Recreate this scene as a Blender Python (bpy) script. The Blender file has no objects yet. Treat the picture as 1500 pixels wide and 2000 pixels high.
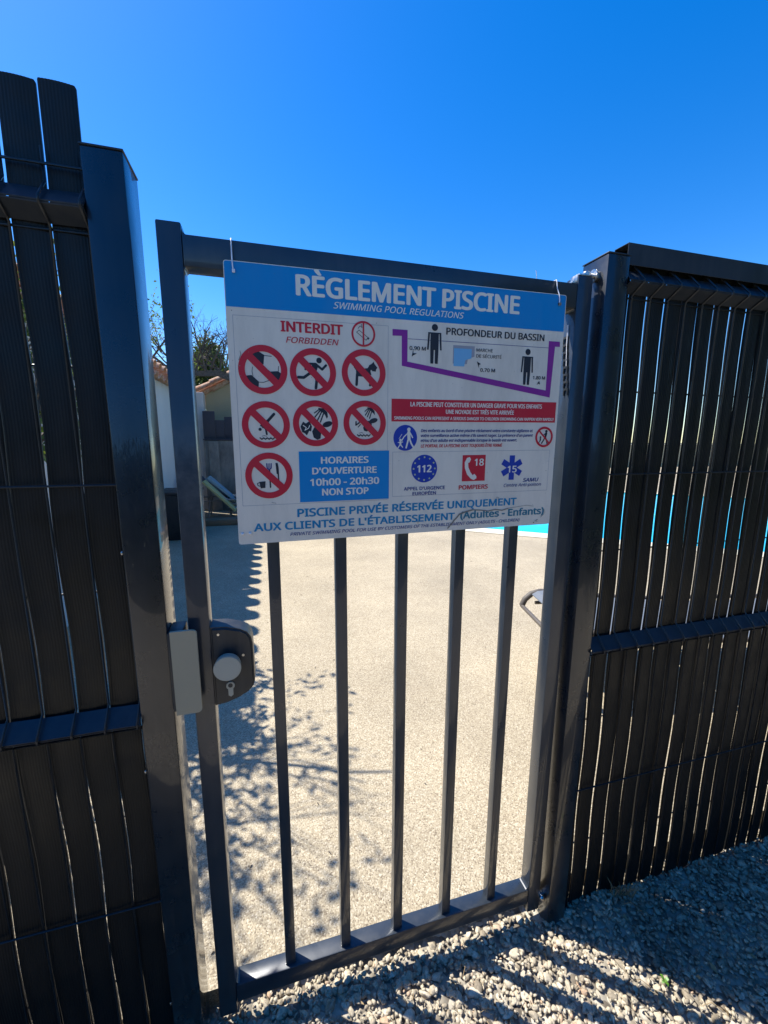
import bpy, bmesh, math, random
import numpy as np
from mathutils import Vector, Matrix, noise
random.seed(7); rng = np.random.default_rng(7)
sc = bpy.context.scene
C = sc.collection

# ------------------------------------------------------------------ camera, sky, sun, exposure
cam_d = bpy.data.cameras.new('camera'); cam = bpy.data.objects.new('camera', cam_d); C.objects.link(cam)
cam_d.sensor_fit = 'HORIZONTAL'; cam_d.sensor_width = 36.0; cam_d.lens = 804.3 / 1500 * 36
cam_d.clip_start = 0.02; cam_d.clip_end = 2000
_R = Vector((0.96315, -0.26890, 0.005794)); _U = Vector((0.041394, 0.169481, 0.984664)); _F = Vector((0.265761, 0.948139, -0.174367))
_m = Matrix((_R, _U, -_F)).transposed().to_4x4(); _m.translation = Vector((0.16899, -0.85097, 1.38980))
cam.matrix_world = _m
sc.camera = cam
SUN_EL = math.radians(57); SUN_DIR_H = (-0.79, 0.613)
world = bpy.data.worlds.new('World'); sc.world = world; world.use_nodes = True
wn = world.node_tree.nodes; wl = world.node_tree.links
bg = wn['Background']
sky = wn.new('ShaderNodeTexSky'); sky.sky_type = 'NISHITA'; sky.sun_disc = False
sky.sun_elevation = SUN_EL; sky.sun_rotation = math.atan2(SUN_DIR_H[0], SUN_DIR_H[1])
sky.altitude = 300; sky.air_density = 1.0; sky.dust_density = 0.35; sky.ozone_density = 3.0
hs = wn.new('ShaderNodeHueSaturation'); hs.inputs['Saturation'].default_value = 1.43; hs.inputs['Hue'].default_value = 0.509
wl.new(sky.outputs[0], hs.inputs['Color']); wl.new(hs.outputs[0], bg.inputs['Color'])
bg.inputs['Strength'].default_value = 0.13
sun_d = bpy.data.lights.new('sun', 'SUN'); sun_d.energy = 4.5; sun_d.angle = math.radians(0.53); sun_d.color = (1.0, 0.965, 0.90)
sun = bpy.data.objects.new('sun', sun_d); C.objects.link(sun)
sdir = Vector((SUN_DIR_H[0] * math.cos(SUN_EL), SUN_DIR_H[1] * math.cos(SUN_EL), math.sin(SUN_EL))).normalized()
sun.rotation_euler = sdir.to_track_quat('Z', 'Y').to_euler()
sc.view_settings.view_transform = 'Standard'; sc.view_settings.look = 'None'
sc.view_settings.exposure = 0.92; sc.view_settings.gamma = 1.0; sc.view_settings.use_curve_mapping = False

# ------------------------------------------------------------------ materials
def mat(name, col, rough=0.5, metal=0.0, spec=0.5, coat=0.0, coat_r=0.05):
    m = bpy.data.materials.new(name); m.use_nodes = True
    b = m.node_tree.nodes['Principled BSDF']
    b.inputs['Base Color'].default_value = (*col, 1); b.inputs['Roughness'].default_value = rough
    b.inputs['Metallic'].default_value = metal; b.inputs['Specular IOR Level'].default_value = spec
    b.inputs['Coat Weight'].default_value = coat; b.inputs['Coat Roughness'].default_value = coat_r
    return m
def N(m, t, **k):
    n = m.node_tree.nodes.new(t)
    for a, v in k.items(): setattr(n, a, v)
    return n
def L(m, a, b): m.node_tree.links.new(a, b)
def BS(m): return m.node_tree.nodes['Principled BSDF']
def coords(m, kind='Object'): return N(m, 'ShaderNodeTexCoord').outputs[kind]
def worldpos(m): return N(m, 'ShaderNodeNewGeometry').outputs['Position']
def noise_n(m, vec, scale, detail=4, rough=0.55):
    n = N(m, 'ShaderNodeTexNoise'); n.inputs['Scale'].default_value = scale
    n.inputs['Detail'].default_value = detail; n.inputs['Roughness'].default_value = rough
    L(m, vec, n.inputs['Vector']); return n
def ramp(m, fac, stops):
    r = N(m, 'ShaderNodeValToRGB'); e = r.color_ramp.elements
    while len(e) < len(stops): e.new(0.5)
    for i, (p, c) in enumerate(stops): e[i].position = p; e[i].color = (*c, 1)
    L(m, fac, r.inputs['Fac']); return r
def maprange(m, fac, lo, hi, a=0.0, b=1.0):
    r = N(m, 'ShaderNodeMapRange'); L(m, fac, r.inputs['Value'])
    r.inputs['From Min'].default_value = a; r.inputs['From Max'].default_value = b
    r.inputs['To Min'].default_value = lo; r.inputs['To Max'].default_value = hi; return r
def mixc(m, fac, a, b, mode='MIX'):
    x = N(m, 'ShaderNodeMix', data_type='RGBA', blend_type=mode)
    for s, v in ((0, fac), (6, a), (7, b)):
        if isinstance(v, (int, float)): x.inputs[s].default_value = v
        elif isinstance(v, tuple): x.inputs[s].default_value = (*v, 1)
        else: L(m, v, x.inputs[s])
    return x.outputs[2]
def bump(m, h, strength, dist):
    b = N(m, 'ShaderNodeBump'); b.inputs['Strength'].default_value = strength; b.inputs['Distance'].default_value = dist
    L(m, h, b.inputs['Height']); L(m, b.outputs[0], BS(m).inputs['Normal']); return b

def paint(name, col, rough, dust=0.25, coat=0.0, spec=0.5):
    """powder coat with faint dust, streaks and orange peel"""
    m = mat(name, col, rough, coat=coat, coat_r=0.035, spec=spec); p = worldpos(m)
    mp = N(m, 'ShaderNodeMapping'); mp.inputs['Scale'].default_value = (1, 1, 0.12); L(m, p, mp.inputs['Vector'])
    n1 = noise_n(m, mp.outputs[0], 60, 5); n2 = noise_n(m, p, 9, 5, 0.65)
    f = N(m, 'ShaderNodeMath', operation='MULTIPLY'); L(m, n1.outputs[0], f.inputs[0]); L(m, n2.outputs[0], f.inputs[1])
    r = maprange(m, f.outputs[0], 0.0, dust, 0.18, 0.5)
    dustc = (0.30, 0.27, 0.22)
    L(m, mixc(m, r.outputs[0], col, dustc), BS(m).inputs['Base Color'])
    rr = maprange(m, n2.outputs[0], rough * 0.75, rough * 1.5, 0.3, 0.7); L(m, rr.outputs[0], BS(m).inputs['Roughness'])
    fine = noise_n(m, p, 900, 2); bump(m, fine.outputs[0], 0.10, 0.0006)
    return m
M = {}
M['gate'] = paint('anthracite_gate_paint', (0.022, 0.030, 0.041), 0.32, 0.06, coat=0.4)
m = paint('anthracite_painted_reflection', (0.022, 0.030, 0.041), 0.32, 0.06, coat=0.4); M['stile_reflection'] = m      # stile with a cloudy grey reflection painted into its colour
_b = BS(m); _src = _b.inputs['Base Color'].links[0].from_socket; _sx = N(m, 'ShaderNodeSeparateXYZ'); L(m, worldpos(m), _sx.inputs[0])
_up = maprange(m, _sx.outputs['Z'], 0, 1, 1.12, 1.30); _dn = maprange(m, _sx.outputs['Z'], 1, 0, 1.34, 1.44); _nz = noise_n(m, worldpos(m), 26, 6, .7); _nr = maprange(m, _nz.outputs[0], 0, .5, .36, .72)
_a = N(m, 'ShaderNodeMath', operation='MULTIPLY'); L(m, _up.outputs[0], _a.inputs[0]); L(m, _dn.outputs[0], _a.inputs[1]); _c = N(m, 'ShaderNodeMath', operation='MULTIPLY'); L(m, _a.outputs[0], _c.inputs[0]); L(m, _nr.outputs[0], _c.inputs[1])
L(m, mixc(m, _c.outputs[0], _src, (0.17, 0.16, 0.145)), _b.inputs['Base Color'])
M['post'] = paint('anthracite_post_paint', (0.008, 0.012, 0.018), 0.26, 0.03, coat=0.5)
M['slat'] = paint('dark_plastic_slat', (0.0075, 0.0080, 0.0075), 0.42, 0.03, spec=0.30)
M['wire'] = paint('dark_coated_wire', (0.010, 0.012, 0.015), 0.35, 0.05)
M['strip'] = paint('dark_plastic_strip', (0.014, 0.020, 0.030), 0.40, 0.07)
M['plastic'] = paint('black_lock_plastic', (0.022, 0.024, 0.026), 0.38, 0.10)
M['steel'] = mat('zinc_steel', (0.55, 0.53, 0.50), 0.28, 1.0)
_n = noise_n(M['steel'], worldpos(M['steel']), 90, 4); L(M['steel'], maprange(M['steel'], _n.outputs[0], 0.2, 0.5, .3, .7).outputs[0], BS(M['steel']).inputs['Roughness'])
M['keeper'] = paint('satin_keeper_metal', (0.36, 0.32, 0.22), 0.42, 0.10)
M['knob'] = paint('satin_knob_metal', (0.44, 0.42, 0.33), 0.38, 0.06)
M['white_plastic'] = mat('white_tie_plastic', (0.78, 0.78, 0.80), 0.35)
M['black'] = paint('black_box_plastic', (0.012, 0.012, 0.013), 0.5, 0.06)

def printm(name, col, rough=0.45, grime=0.05):
    m = mat(name, col, rough, spec=0.3); p = worldpos(m)
    mp = N(m, 'ShaderNodeMapping'); mp.inputs['Scale'].default_value = (1, 1, 0.25); L(m, p, mp.inputs['Vector'])
    n = noise_n(m, mp.outputs[0], 14, 6, 0.7); g = maprange(m, n.outputs[0], 0, grime, 0.42, 0.75)
    n3 = noise_n(m, p, 260, 3, 0.6); sp = maprange(m, n3.outputs[0], 0, 0.55, 0.70, 0.78)
    c = mixc(m, g.outputs[0], col, (0.36, 0.33, 0.27)); c = mixc(m, sp.outputs[0], c, (0.14, 0.12, 0.09))
    L(m, c, BS(m).inputs['Base Color']); L(m, maprange(m, n.outputs[0], rough * .8, rough * 1.6, .3, .7).outputs[0], BS(m).inputs['Roughness'])
    return m
M['sign_white'] = printm('sign_white', (0.80, 0.725, 0.60), grime=0.35)
M['p_blue'] = printm('print_blue', (0.0, 0.235, 0.56))
M['p_cyan'] = printm('print_cyan', (0.0, 0.22, 0.42))
M['p_white'] = printm('print_white', (0.82, 0.76, 0.64))
M['p_red'] = printm('print_red', (0.58, 0.022, 0.042))
M['p_black'] = printm('print_black', (0.02, 0.025, 0.035), grime=0.05)
M['p_navy'] = printm('print_navy', (0.018, 0.035, 0.20))
M['p_eu'] = printm('print_eu_blue', (0.015, 0.05, 0.36))
M['p_purple'] = printm('print_purple', (0.26, 0.025, 0.27))
M['p_teal'] = printm('print_teal', (0.03, 0.19, 0.26))
M['p_line'] = printm('print_grey_line', (0.34, 0.34, 0.36))
M['p_lblue'] = printm('print_light_blue', (0.18, 0.45, 0.68))
M['p_star'] = printm('print_star_yellow', (0.55, 0.62, 0.25))
M['grime'] = mat('dried_grime', (0.22, 0.19, 0.15), 0.8)

m = mat('resin_bound_aggregate', (0.5, 0.44, 0.34), 0.75); M['deck'] = m; p = worldpos(m)
v = N(m, 'ShaderNodeTexVoronoi', feature='F1'); v.inputs['Scale'].default_value = 250; L(m, p, v.inputs['Vector'])
sep = N(m, 'ShaderNodeSeparateColor'); L(m, v.outputs['Color'], sep.inputs[0])
rp = ramp(m, sep.outputs[0], [(0.0, (0.18, 0.135, 0.082)), (0.14, (0.29, 0.23, 0.145)), (0.45, (0.38, 0.31, 0.20)), (0.8, (0.45, 0.375, 0.25)), (1.0, (0.57, 0.49, 0.355))])
big = noise_n(m, p, 1.3, 5, 0.6); bigr = maprange(m, big.outputs[0], 0.82, 1.14, 0.3, 0.7)
mm = N(m, 'ShaderNodeVectorMath', operation='SCALE'); L(m, rp.outputs[0], mm.inputs[0]); L(m, bigr.outputs[0], mm.inputs['Scale'])
blot = noise_n(m, p, 60, 3); bl = maprange(m, blot.outputs[0], 0, .5, .66, .74)
L(m, mixc(m, bl.outputs[0], mm.outputs[0], (0.20, 0.16, 0.12)), BS(m).inputs['Base Color'])
inv = N(m, 'ShaderNodeMath', operation='SUBTRACT'); inv.inputs[0].default_value = 1.0; L(m, v.outputs['Distance'], inv.inputs[1])
bump(m, inv.outputs[0], 0.40, 0.003)

def stone_mat(name, lo=0.16):
    m = mat(name, (0.4, 0.36, 0.3), 0.85); at = N(m, 'ShaderNodeAttribute'); at.attribute_name = 'tone'
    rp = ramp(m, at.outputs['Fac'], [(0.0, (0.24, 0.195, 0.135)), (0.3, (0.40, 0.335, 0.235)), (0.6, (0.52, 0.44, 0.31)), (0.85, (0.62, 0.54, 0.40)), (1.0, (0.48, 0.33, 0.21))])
    n = noise_n(m, worldpos(m), 220, 5, 0.65); r = maprange(m, n.outputs[0], 0.65, 1.25, .3, .7)
    mm = N(m, 'ShaderNodeVectorMath', operation='SCALE'); L(m, rp.outputs[0], mm.inputs[0]); L(m, r.outputs[0], mm.inputs['Scale'])
    L(m, mm.outputs[0], BS(m).inputs['Base Color']); bump(m, n.outputs[0], 0.5, 0.002); return m
M['stone'] = stone_mat('limestone_gravel')
m = mat('gravel_bed', (0.3, 0.27, 0.22), 0.9); M['bed'] = m; p = worldpos(m)
v = N(m, 'ShaderNodeTexVoronoi'); v.inputs['Scale'].default_value = 55; L(m, p, v.inputs['Vector'])
sep = N(m, 'ShaderNodeSeparateColor'); L(m, v.outputs['Color'], sep.inputs[0])
L(m, ramp(m, sep.outputs[0], [(0, (0.14, 0.115, 0.085)), (0.5, (0.34, 0.30, 0.23)), (1, (0.48, 0.43, 0.34))]).outputs[0], BS(m).inputs['Base Color'])
inv = N(m, 'ShaderNodeMath', operation='SUBTRACT'); inv.inputs[0].default_value = 1; L(m, v.outputs['Distance'], inv.inputs[1]); bump(m, inv.outputs[0], 0.9, 0.01)

def plaster(name, col, var=0.25, sc_=3.0, stain=(0.12, 0.10, 0.08), st=0.3):
    m = mat(name, col, 0.9); p = worldpos(m); mp = N(m, 'ShaderNodeMapping'); mp.inputs['Scale'].default_value = (1, 1, 0.45); L(m, p, mp.inputs['Vector'])
    n = noise_n(m, mp.outputs[0], sc_, 7, 0.7); f = maprange(m, n.outputs[0], 0, st, .42, .8)
    c = mixc(m, f.outputs[0], col, stain); L(m, c, BS(m).inputs['Base Color'])
    n2 = noise_n(m, p, 90, 5); bump(m, n2.outputs[0], 0.35, 0.004); return m
M['white_wall'] = plaster('white_render', (0.58, 0.56, 0.52), st=0.12)
M['beige_wall'] = plaster('beige_render', (0.44, 0.38, 0.24), st=0.15)
M['concrete'] = plaster('stained_concrete', (0.30, 0.27, 0.22), sc_=4.5, stain=(0.06, 0.05, 0.045), st=0.95)
M['dark_board'] = plaster('dark_grey_board', (0.060, 0.058, 0.068), st=0.3)
M['terracotta_edge'] = plaster('terracotta_edge', (0.30, 0.17, 0.09), st=0.4)
M['coping'] = plaster('cream_coping', (0.62, 0.56, 0.42), st=0.12)
m = plaster('canal_tile', (0.40, 0.20, 0.11), sc_=16, stain=(0.60, 0.53, 0.42), st=0.95); M['tile'] = m
m = mat('pool_liner', (0.05, 0.42, 0.55), 0.5); M['liner'] = m
m = mat('pool_water', (0.02, 0.55, 0.72), 0.04, spec=0.5); M['water'] = m
p = worldpos(m); n = noise_n(m, p, 6, 4); v = N(m, 'ShaderNodeTexVoronoi', feature='SMOOTH_F1'); v.inputs['Scale'].default_value = 3.2
dn = N(m, 'ShaderNodeVectorMath', operation='ADD'); L(m, p, dn.inputs[0]); L(m, n.outputs['Color'], dn.inputs[1]); L(m, dn.outputs[0], v.inputs['Vector'])
L(m, ramp(m, v.outputs['Distance'], [(0.0, (0.0, 0.42, 0.66)), (0.6, (0.01, 0.55, 0.74)), (0.95, (0.12, 0.74, 0.85))]).outputs[0], BS(m).inputs['Base Color'])
bump(m, n.outputs[0], 0.15, 0.01)
m = mat('bark', (0.11, 0.085, 0.065), 0.9); M['bark'] = m; n = noise_n(m, worldpos(m), 35, 6, .7)
L(m, ramp(m, n.outputs[0], [(0.3, (0.035, 0.028, 0.022)), (0.7, (0.17, 0.14, 0.11))]).outputs[0], BS(m).inputs['Base Color']); bump(m, n.outputs[0], .6, .01)
def leafm(name, a, b, trans=0.35):
    m = mat(name, a, 0.45); at = N(m, 'ShaderNodeAttribute'); at.attribute_name = 'tone'
    rp = ramp(m, at.outputs['Fac'], [(0, a), (1, b)]); L(m, rp.outputs[0], BS(m).inputs['Base Color'])
    tr = N(m, 'ShaderNodeBsdfTranslucent'); L(m, rp.outputs[0], tr.inputs['Color']); mx = N(m, 'ShaderNodeMixShader'); mx.inputs[0].default_value = trans
    out = m.node_tree.nodes['Material Output']; L(m, BS(m).outputs[0], mx.inputs[1]); L(m, tr.outputs[0], mx.inputs[2]); L(m, mx.outputs[0], out.inputs[0]); return m
M['leaf'] = leafm('spring_leaves', (0.07, 0.12, 0.02), (0.22, 0.27, 0.04), 0.45)
M['conifer'] = leafm('conifer_foliage', (0.035, 0.07, 0.018), (0.17, 0.22, 0.06), 0.35)
M['added_hedge'] = leafm('added_unseen_foliage', (0.03, 0.06, 0.02), (0.08, 0.12, 0.04), 0.2)
M['weed'] = leafm('weed_leaf', (0.08, 0.20, 0.02), (0.16, 0.32, 0.05), 0.3)
M['straw'] = mat('dry_straw', (0.34, 0.24, 0.12), 0.8)
M['grey_fabric'] = paint('grey_blue_sling', (0.13, 0.15, 0.18), 0.7, 0.2)
M['navy_fabric'] = paint('dark_sling', (0.035, 0.045, 0.06), 0.6, 0.2)
M['yellow_plastic'] = paint('faded_yellow_plastic', (0.42, 0.40, 0.16), 0.5, 0.3)
M['blue_plastic'] = paint('pale_blue_plastic', (0.22, 0.34, 0.38), 0.5, 0.3)
M['alu'] = paint('grey_aluminium', (0.25, 0.24, 0.22), 0.4, 0.2)
M['brown_metal'] = paint('brown_grey_metal', (0.10, 0.085, 0.07), 0.45, 0.2)

# ------------------------------------------------------------------ helpers
def link(name, me, m=None, parent=None, smooth=False, loc=None, **props):
    o = bpy.data.objects.new(name, me); C.objects.link(o)
    if m is not None and me is not None and not me.materials: me.materials.append(m)
    if smooth: me.polygons.foreach_set('use_smooth', [True] * len(me.polygons))
    if loc: o.location = loc
    if parent is not None:
        o.parent = parent; o.matrix_parent_inverse = Matrix.Translation(-parent.location)
    for k, v_ in props.items(): o[k] = v_
    return o
def thing(name, label, cat, loc=(0, 0, 0), group=None):
    o = bpy.data.objects.new(name, None); C.objects.link(o); o.location = loc; o.empty_display_size = 0.1
    o['label'] = label; o['category'] = cat
    if group: o['group'] = group
    return o
def pydata(name, vs, fs):
    me = bpy.data.meshes.new(name); me.from_pydata([tuple(v_) for v_ in vs], [], [tuple(f) for f in fs]); me.update(); return me
def box_bm(bm, x0, x1, y0, y1, z0, z1, bev=0.0, seg=2):
    r = bmesh.ops.create_cube(bm, size=1.0, matrix=Matrix.Translation(((x0 + x1) / 2, (y0 + y1) / 2, (z0 + z1) / 2)) @ Matrix.Diagonal((x1 - x0, y1 - y0, z1 - z0, 1)))
    if bev:
        es = list({e for v_ in r['verts'] for e in v_.link_edges})
        bmesh.ops.bevel(bm, geom=es, offset=bev, segments=seg, affect='EDGES', profile=0.5)
def cyl_bm(bm, p0, p1, r0, r1=None, n=12):
    r1 = r0 if r1 is None else r1; a = Vector(p0); b = Vector(p1); d = b - a
    mtx = Matrix.Translation((a + b) / 2) @ d.to_track_quat('Z', 'Y').to_matrix().to_4x4()
    bmesh.ops.create_cone(bm, cap_ends=True, segments=n, radius1=r0, radius2=r1, depth=d.length, matrix=mtx)
def obj(name, bm, m, parent=None, smooth=False, **props):
    me = bpy.data.meshes.new(name); bm.to_mesh(me); bm.free(); me.materials.append(m)
    o = link(name, me, None, parent, **props)
    if smooth:
        for p_ in me.polygons: p_.use_smooth = True
        me.set_sharp_from_angle(angle=math.radians(38))
    return o
def box(name, x0, x1, y0, y1, z0, z1, m, parent=None, bev=0.0015, **props):
    bm = bmesh.new(); box_bm(bm, x0, x1, y0, y1, z0, z1, bev); return obj(name, bm, m, parent, smooth=True, **props)
def tube_data(vs, fs, pts, rad, n=6):
    """append a tube along pts with per-point radii"""
    base = len(vs); pts = [Vector(p_) for p_ in pts]
    if not hasattr(rad, '__len__'): rad = [rad] * len(pts)
    up = None
    for i, p_ in enumerate(pts):
        t = (pts[min(i + 1, len(pts) - 1)] - pts[max(i - 1, 0)]).normalized()
        if up is None:
            up = t.orthogonal().normalized()
        up = (up - t * up.dot(t)).normalized(); s = t.cross(up)
        for k in range(n):
            a = 2 * math.pi * k / n; vs.append(p_ + (up * math.cos(a) + s * math.sin(a)) * rad[i])
    for i in range(len(pts) - 1):
        for k in range(n):
            a = base + i * n + k; b = base + i * n + (k + 1) % n; fs.append((a, b, b + n, a + n))
    fs.append(tuple(base + k for k in range(n - 1, -1, -1))); fs.append(tuple(base + (len(pts) - 1) * n + k for k in range(n)))
def tubes(name, paths, m, parent=None, n=6, smooth=True, **props):
    vs, fs = [], []
    for pts, r in paths: tube_data(vs, fs, pts, r, n)
    o = link(name, pydata(name, vs, fs), m, parent, smooth=False, **props)
    if smooth:
        for p_ in o.data.polygons: p_.use_smooth = True
        o.data.set_sharp_from_angle(angle=math.radians(60))
    return o
def prism_y(bm, poly, y0, y1):
    """extrude polygon (x,z) from y0 to y1"""
    f = [bm.verts.new((x, y0, z)) for x, z in poly]; b = [bm.verts.new((x, y1, z)) for x, z in poly]; n = len(poly)
    bm.faces.new(f); bm.faces.new(b[::-1])
    for i in range(n): bm.faces.new((f[i], b[i], b[(i + 1) % n], f[(i + 1) % n]))
    bmesh.ops.recalc_face_normals(bm, faces=bm.faces[:])

# ------------------------------------------------------------------ ground
Z_G = -0.052
def sheet(name, poly, z, m, **props):
    me = pydata(name, [(x, y, z) for x, y in poly], [tuple(range(len(poly)))]); return link(name, me, m, kind='structure', **props)
m = mat('grassy_earth', (0.05, 0.06, 0.03), 0.95); M['grass'] = m; n = noise_n(m, worldpos(m), 5, 6, .7)
L(m, ramp(m, n.outputs[0], [(.35, (0.030, 0.042, 0.016)), (.65, (0.085, 0.085, 0.045))]).outputs[0], BS(m).inputs['Base Color']); bump(m, n.outputs[0], .5, .03)
sheet('ground', [(-300, -300), (300, -300), (300, 300), (-300, 300)], -0.30, M['grass'])
# uneven gravel bed in front of the fence line
def gz(x, y):
    h = 0.010 * noise.noise(Vector((x * 2.2, y * 2.2, 0))) + 0.006 * noise.noise(Vector((x * 7, y * 7, 3)))
    h += 0.030 * math.exp(-(((x - 1.10) / 0.09) ** 2 + ((y + 0.02) / 0.05) ** 2))       # small heap pushed up at the fence foot
    h += 0.010 * math.exp(-((y + 0.16) / 0.12) ** 2) * math.exp(-((x - 1.3) / 0.8) ** 2)
    return Z_G + h
vs, fs = [], []; NX, NY = 120, 70
for j in range(NY + 1):
    for i in range(NX + 1):
        x = -5 + 12 * i / NX; y = 0.06 - 3.7 * (j / NY) ** 1.6; vs.append((x, y, gz(x, y) - 0.004))
for j in range(NY):
    for i in range(NX):
        a = j * (NX + 1) + i; fs.append((a, a + NX + 1, a + NX + 2, a + 1))
link('gravel_ground', pydata('gravel_ground', vs, fs), M['bed'], kind='structure')
# loose stones
def stones():
    def ico(sub):
        b = bmesh.new(); bmesh.ops.create_icosphere(b, subdivisions=sub, radius=1); v_ = np.array([x.co[:] for x in b.verts]); f_ = np.array([[q.index for q in x.verts] for x in b.faces]); b.free(); return v_, f_
    V, Fc, T = [], [], []; off = 0
    sets = [(2, 4800, 0.0100, 0.0185, 0.022, (-0.9, 2.6), (-0.75, 0.035)), (1, 17000, 0.0045, 0.0095, 0.012, (-0.9, 2.6), (-0.75, 0.04)), (1, 7000, 0.007, 0.013, 0.016, (-2.2, 4.2), (-1.6, 0.04))]
    for sub, n, r0, r1, rmax, xr, yr in sets:
        bv, bf = ico(sub); k = len(bv)
        x = rng.uniform(*xr, n); y = rng.uniform(*yr, n); r = r0 + (r1 - r0) * rng.random(n) ** 1.8
        big = rng.random(n) < 0.05; r[big] *= rng.uniform(1.15, 1.5, big.sum())
        for i in range(n):
            s = np.array([rng.uniform(0.8, 1.35), rng.uniform(0.65, 1.0), rng.uniform(0.45, 0.8)]) * r[i]
            vv = bv.copy(); q = rng.normal(size=(3, 3)) * 0.9
            # chip planes for angular shapes
            for _ in range(9 if sub == 2 else 5):
                d = rng.normal(size=3); d /= np.linalg.norm(d); c = rng.uniform(0.32, 0.72); t = vv @ d; ex = np.maximum(t - c, 0); vv = vv - ex[:, None] * d
            vv = vv * (1 + 0.06 * rng.normal(size=(k, 1))); vv = vv * s
            a = rng.uniform(0, 2 * math.pi); tl = rng.normal(0, 0.35); ca, sa = math.cos(a), math.sin(a)
            Rz = np.array([[ca, -sa, 0], [sa, ca, 0], [0, 0, 1]]); Rx = np.array([[1, 0, 0], [0, math.cos(tl), -math.sin(tl)], [0, math.sin(tl), math.cos(tl)]])
            vv = vv @ (Rz @ Rx).T; zz = gz(x[i], y[i]) + rng.uniform(-0.002, 0.007) + (0.004 if sub == 1 and r0 < 0.006 else 0)
            V.append(vv + [x[i], y[i], zz]); Fc.append(bf + off); off += k
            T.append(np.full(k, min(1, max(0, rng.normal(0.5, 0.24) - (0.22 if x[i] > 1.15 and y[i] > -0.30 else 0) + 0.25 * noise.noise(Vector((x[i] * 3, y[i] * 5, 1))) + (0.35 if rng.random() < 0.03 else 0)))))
    V = np.concatenate(V); Fc = np.concatenate(Fc); T = np.concatenate(T)
    me = bpy.data.meshes.new('gravel_stones'); me.vertices.add(len(V)); me.vertices.foreach_set('co', V.astype(np.float32).ravel())
    me.loops.add(Fc.size); me.loops.foreach_set('vertex_index', Fc.astype(np.int32).ravel()); me.polygons.add(len(Fc))
    me.polygons.foreach_set('loop_start', np.arange(0, Fc.size, 3, dtype=np.int32)); me.update(calc_edges=True)
    a = me.attributes.new('tone', 'FLOAT', 'POINT'); a.data.foreach_set('value', T.astype(np.float32)); me.validate()
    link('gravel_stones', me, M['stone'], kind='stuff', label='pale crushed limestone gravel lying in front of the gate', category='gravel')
stones()
# pool deck with hole for the pool, built as strips round it
PD = Vector((0.79, -0.613, 0)).normalized(); PN = Vector((0.613, 0.79, 0)).normalized(); P0 = Vector((3.36, 4.93, 0))
def pq(a, b): v_ = P0 + PD * a + PN * b; return (v_.x, v_.y)
A0, A1, B1 = -3.0, 6.0, 6.2
inner = [pq(A0 - .32, -.32), pq(A1 + .32, -.32), pq(A1 + .32, B1 + .32), pq(A0 - .32, B1 + .32)]
outer = [(-30, 0.058), (60, 0.058), (60, 60), (-30, 60)]
# order corners: inner[0] is top-left of gate side; connect as ring
ring_o = [(-30, 60), (-30, 0.058), (60, 0.058), (60, 60)]
ring_i = [inner[3], inner[0], inner[1], inner[2]]
vs = [(x, y, 0) for x, y in ring_o + ring_i]; fs = [(0, 1, 5, 4), (1, 2, 6, 5), (2, 3, 7, 6), (3, 0, 4, 7)]
vs += [(-30, 0.058, -0.12), (60, 0.058, -0.12)]; fs.append((1, 8, 9, 2))
link('pool_deck', pydata('pool_deck', vs, fs), M['deck'], kind='structure')
cp = [pq(A0, 0), pq(A1, 0), pq(A1, B1), pq(A0, B1)]; ci = [inner[0], inner[1], inner[2], inner[3]]
vs = [(x, y, .006) for x, y in ci + cp] + [(x, y, -.10) for x, y in cp]; fs = [(i, (i + 1) % 4, 4 + (i + 1) % 4, 4 + i) for i in range(4)] + [(4 + i, 4 + (i + 1) % 4, 8 + (i + 1) % 4, 8 + i) for i in range(4)]
link('pool_coping', pydata('pool_coping', vs, fs), M['coping'], kind='structure')
sheet('pool_water', cp, -0.022, M['water'])

# ------------------------------------------------------------------ gate posts
def post(x0, x1, y0, y1, top, label, extra=None):
    t = thing('gate_post', label, 'gate post', ((x0 + x1) / 2, (y0 + y1) / 2, -0.06), 'posts either side of the gate')
    box('post_body', x0, x1, y0, y1, -0.10, top - 0.003, M['post'], t, 0.0028)
    box('post_cap', x0 - .0012, x1 + .0012, y0 - .0012, y1 + .0012, top - 0.003, top, M['strip'], t, 0.001)
    return t
lp = post(-0.094, -0.034, -0.020, 0.060, 1.842, 'tall dark square post left of the gate carrying the lock keeper')
rp_ = post(0.918, 0.978, -0.020, 0.060, 1.804, 'dark square post right of the gate carrying the silver hinges')
# keeper on left post
bm = bmesh.new(); box_bm(bm, -0.0338, -0.006, -0.0270, 0.030, 0.850, 1.018, 0.003); obj('lock_keeper_body', bm, M['plastic'], lp, smooth=True)
def rrect(x0, x1, z0, z1, r, n=6, corners=(1, 1, 1, 1)):
    pts = []
    for (cx, cz, a0, on) in ((x1 - r, z1 - r, 0, corners[0]), (x0 + r, z1 - r, 90, corners[1]), (x0 + r, z0 + r, 180, corners[2]), (x1 - r, z0 + r, 270, corners[3])):
        if on: pts += [(cx + r * math.cos(math.radians(a0 + 90 * k / n)), cz + r * math.sin(math.radians(a0 + 90 * k / n))) for k in range(n + 1)]
        else: pts.append((x1 if a0 in (0, 270) else x0, z1 if a0 in (0, 90) else z0))
    return pts
bm = bmesh.new(); prism_y(bm, rrect(-0.0270, 0.0205, 0.8455, 1.0225, 0.009, corners=(1, 0, 0, 1)), -0.0325, -0.0272)
kp = obj('keeper_plate', bm, M['keeper'], lp, smooth=True)
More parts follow.
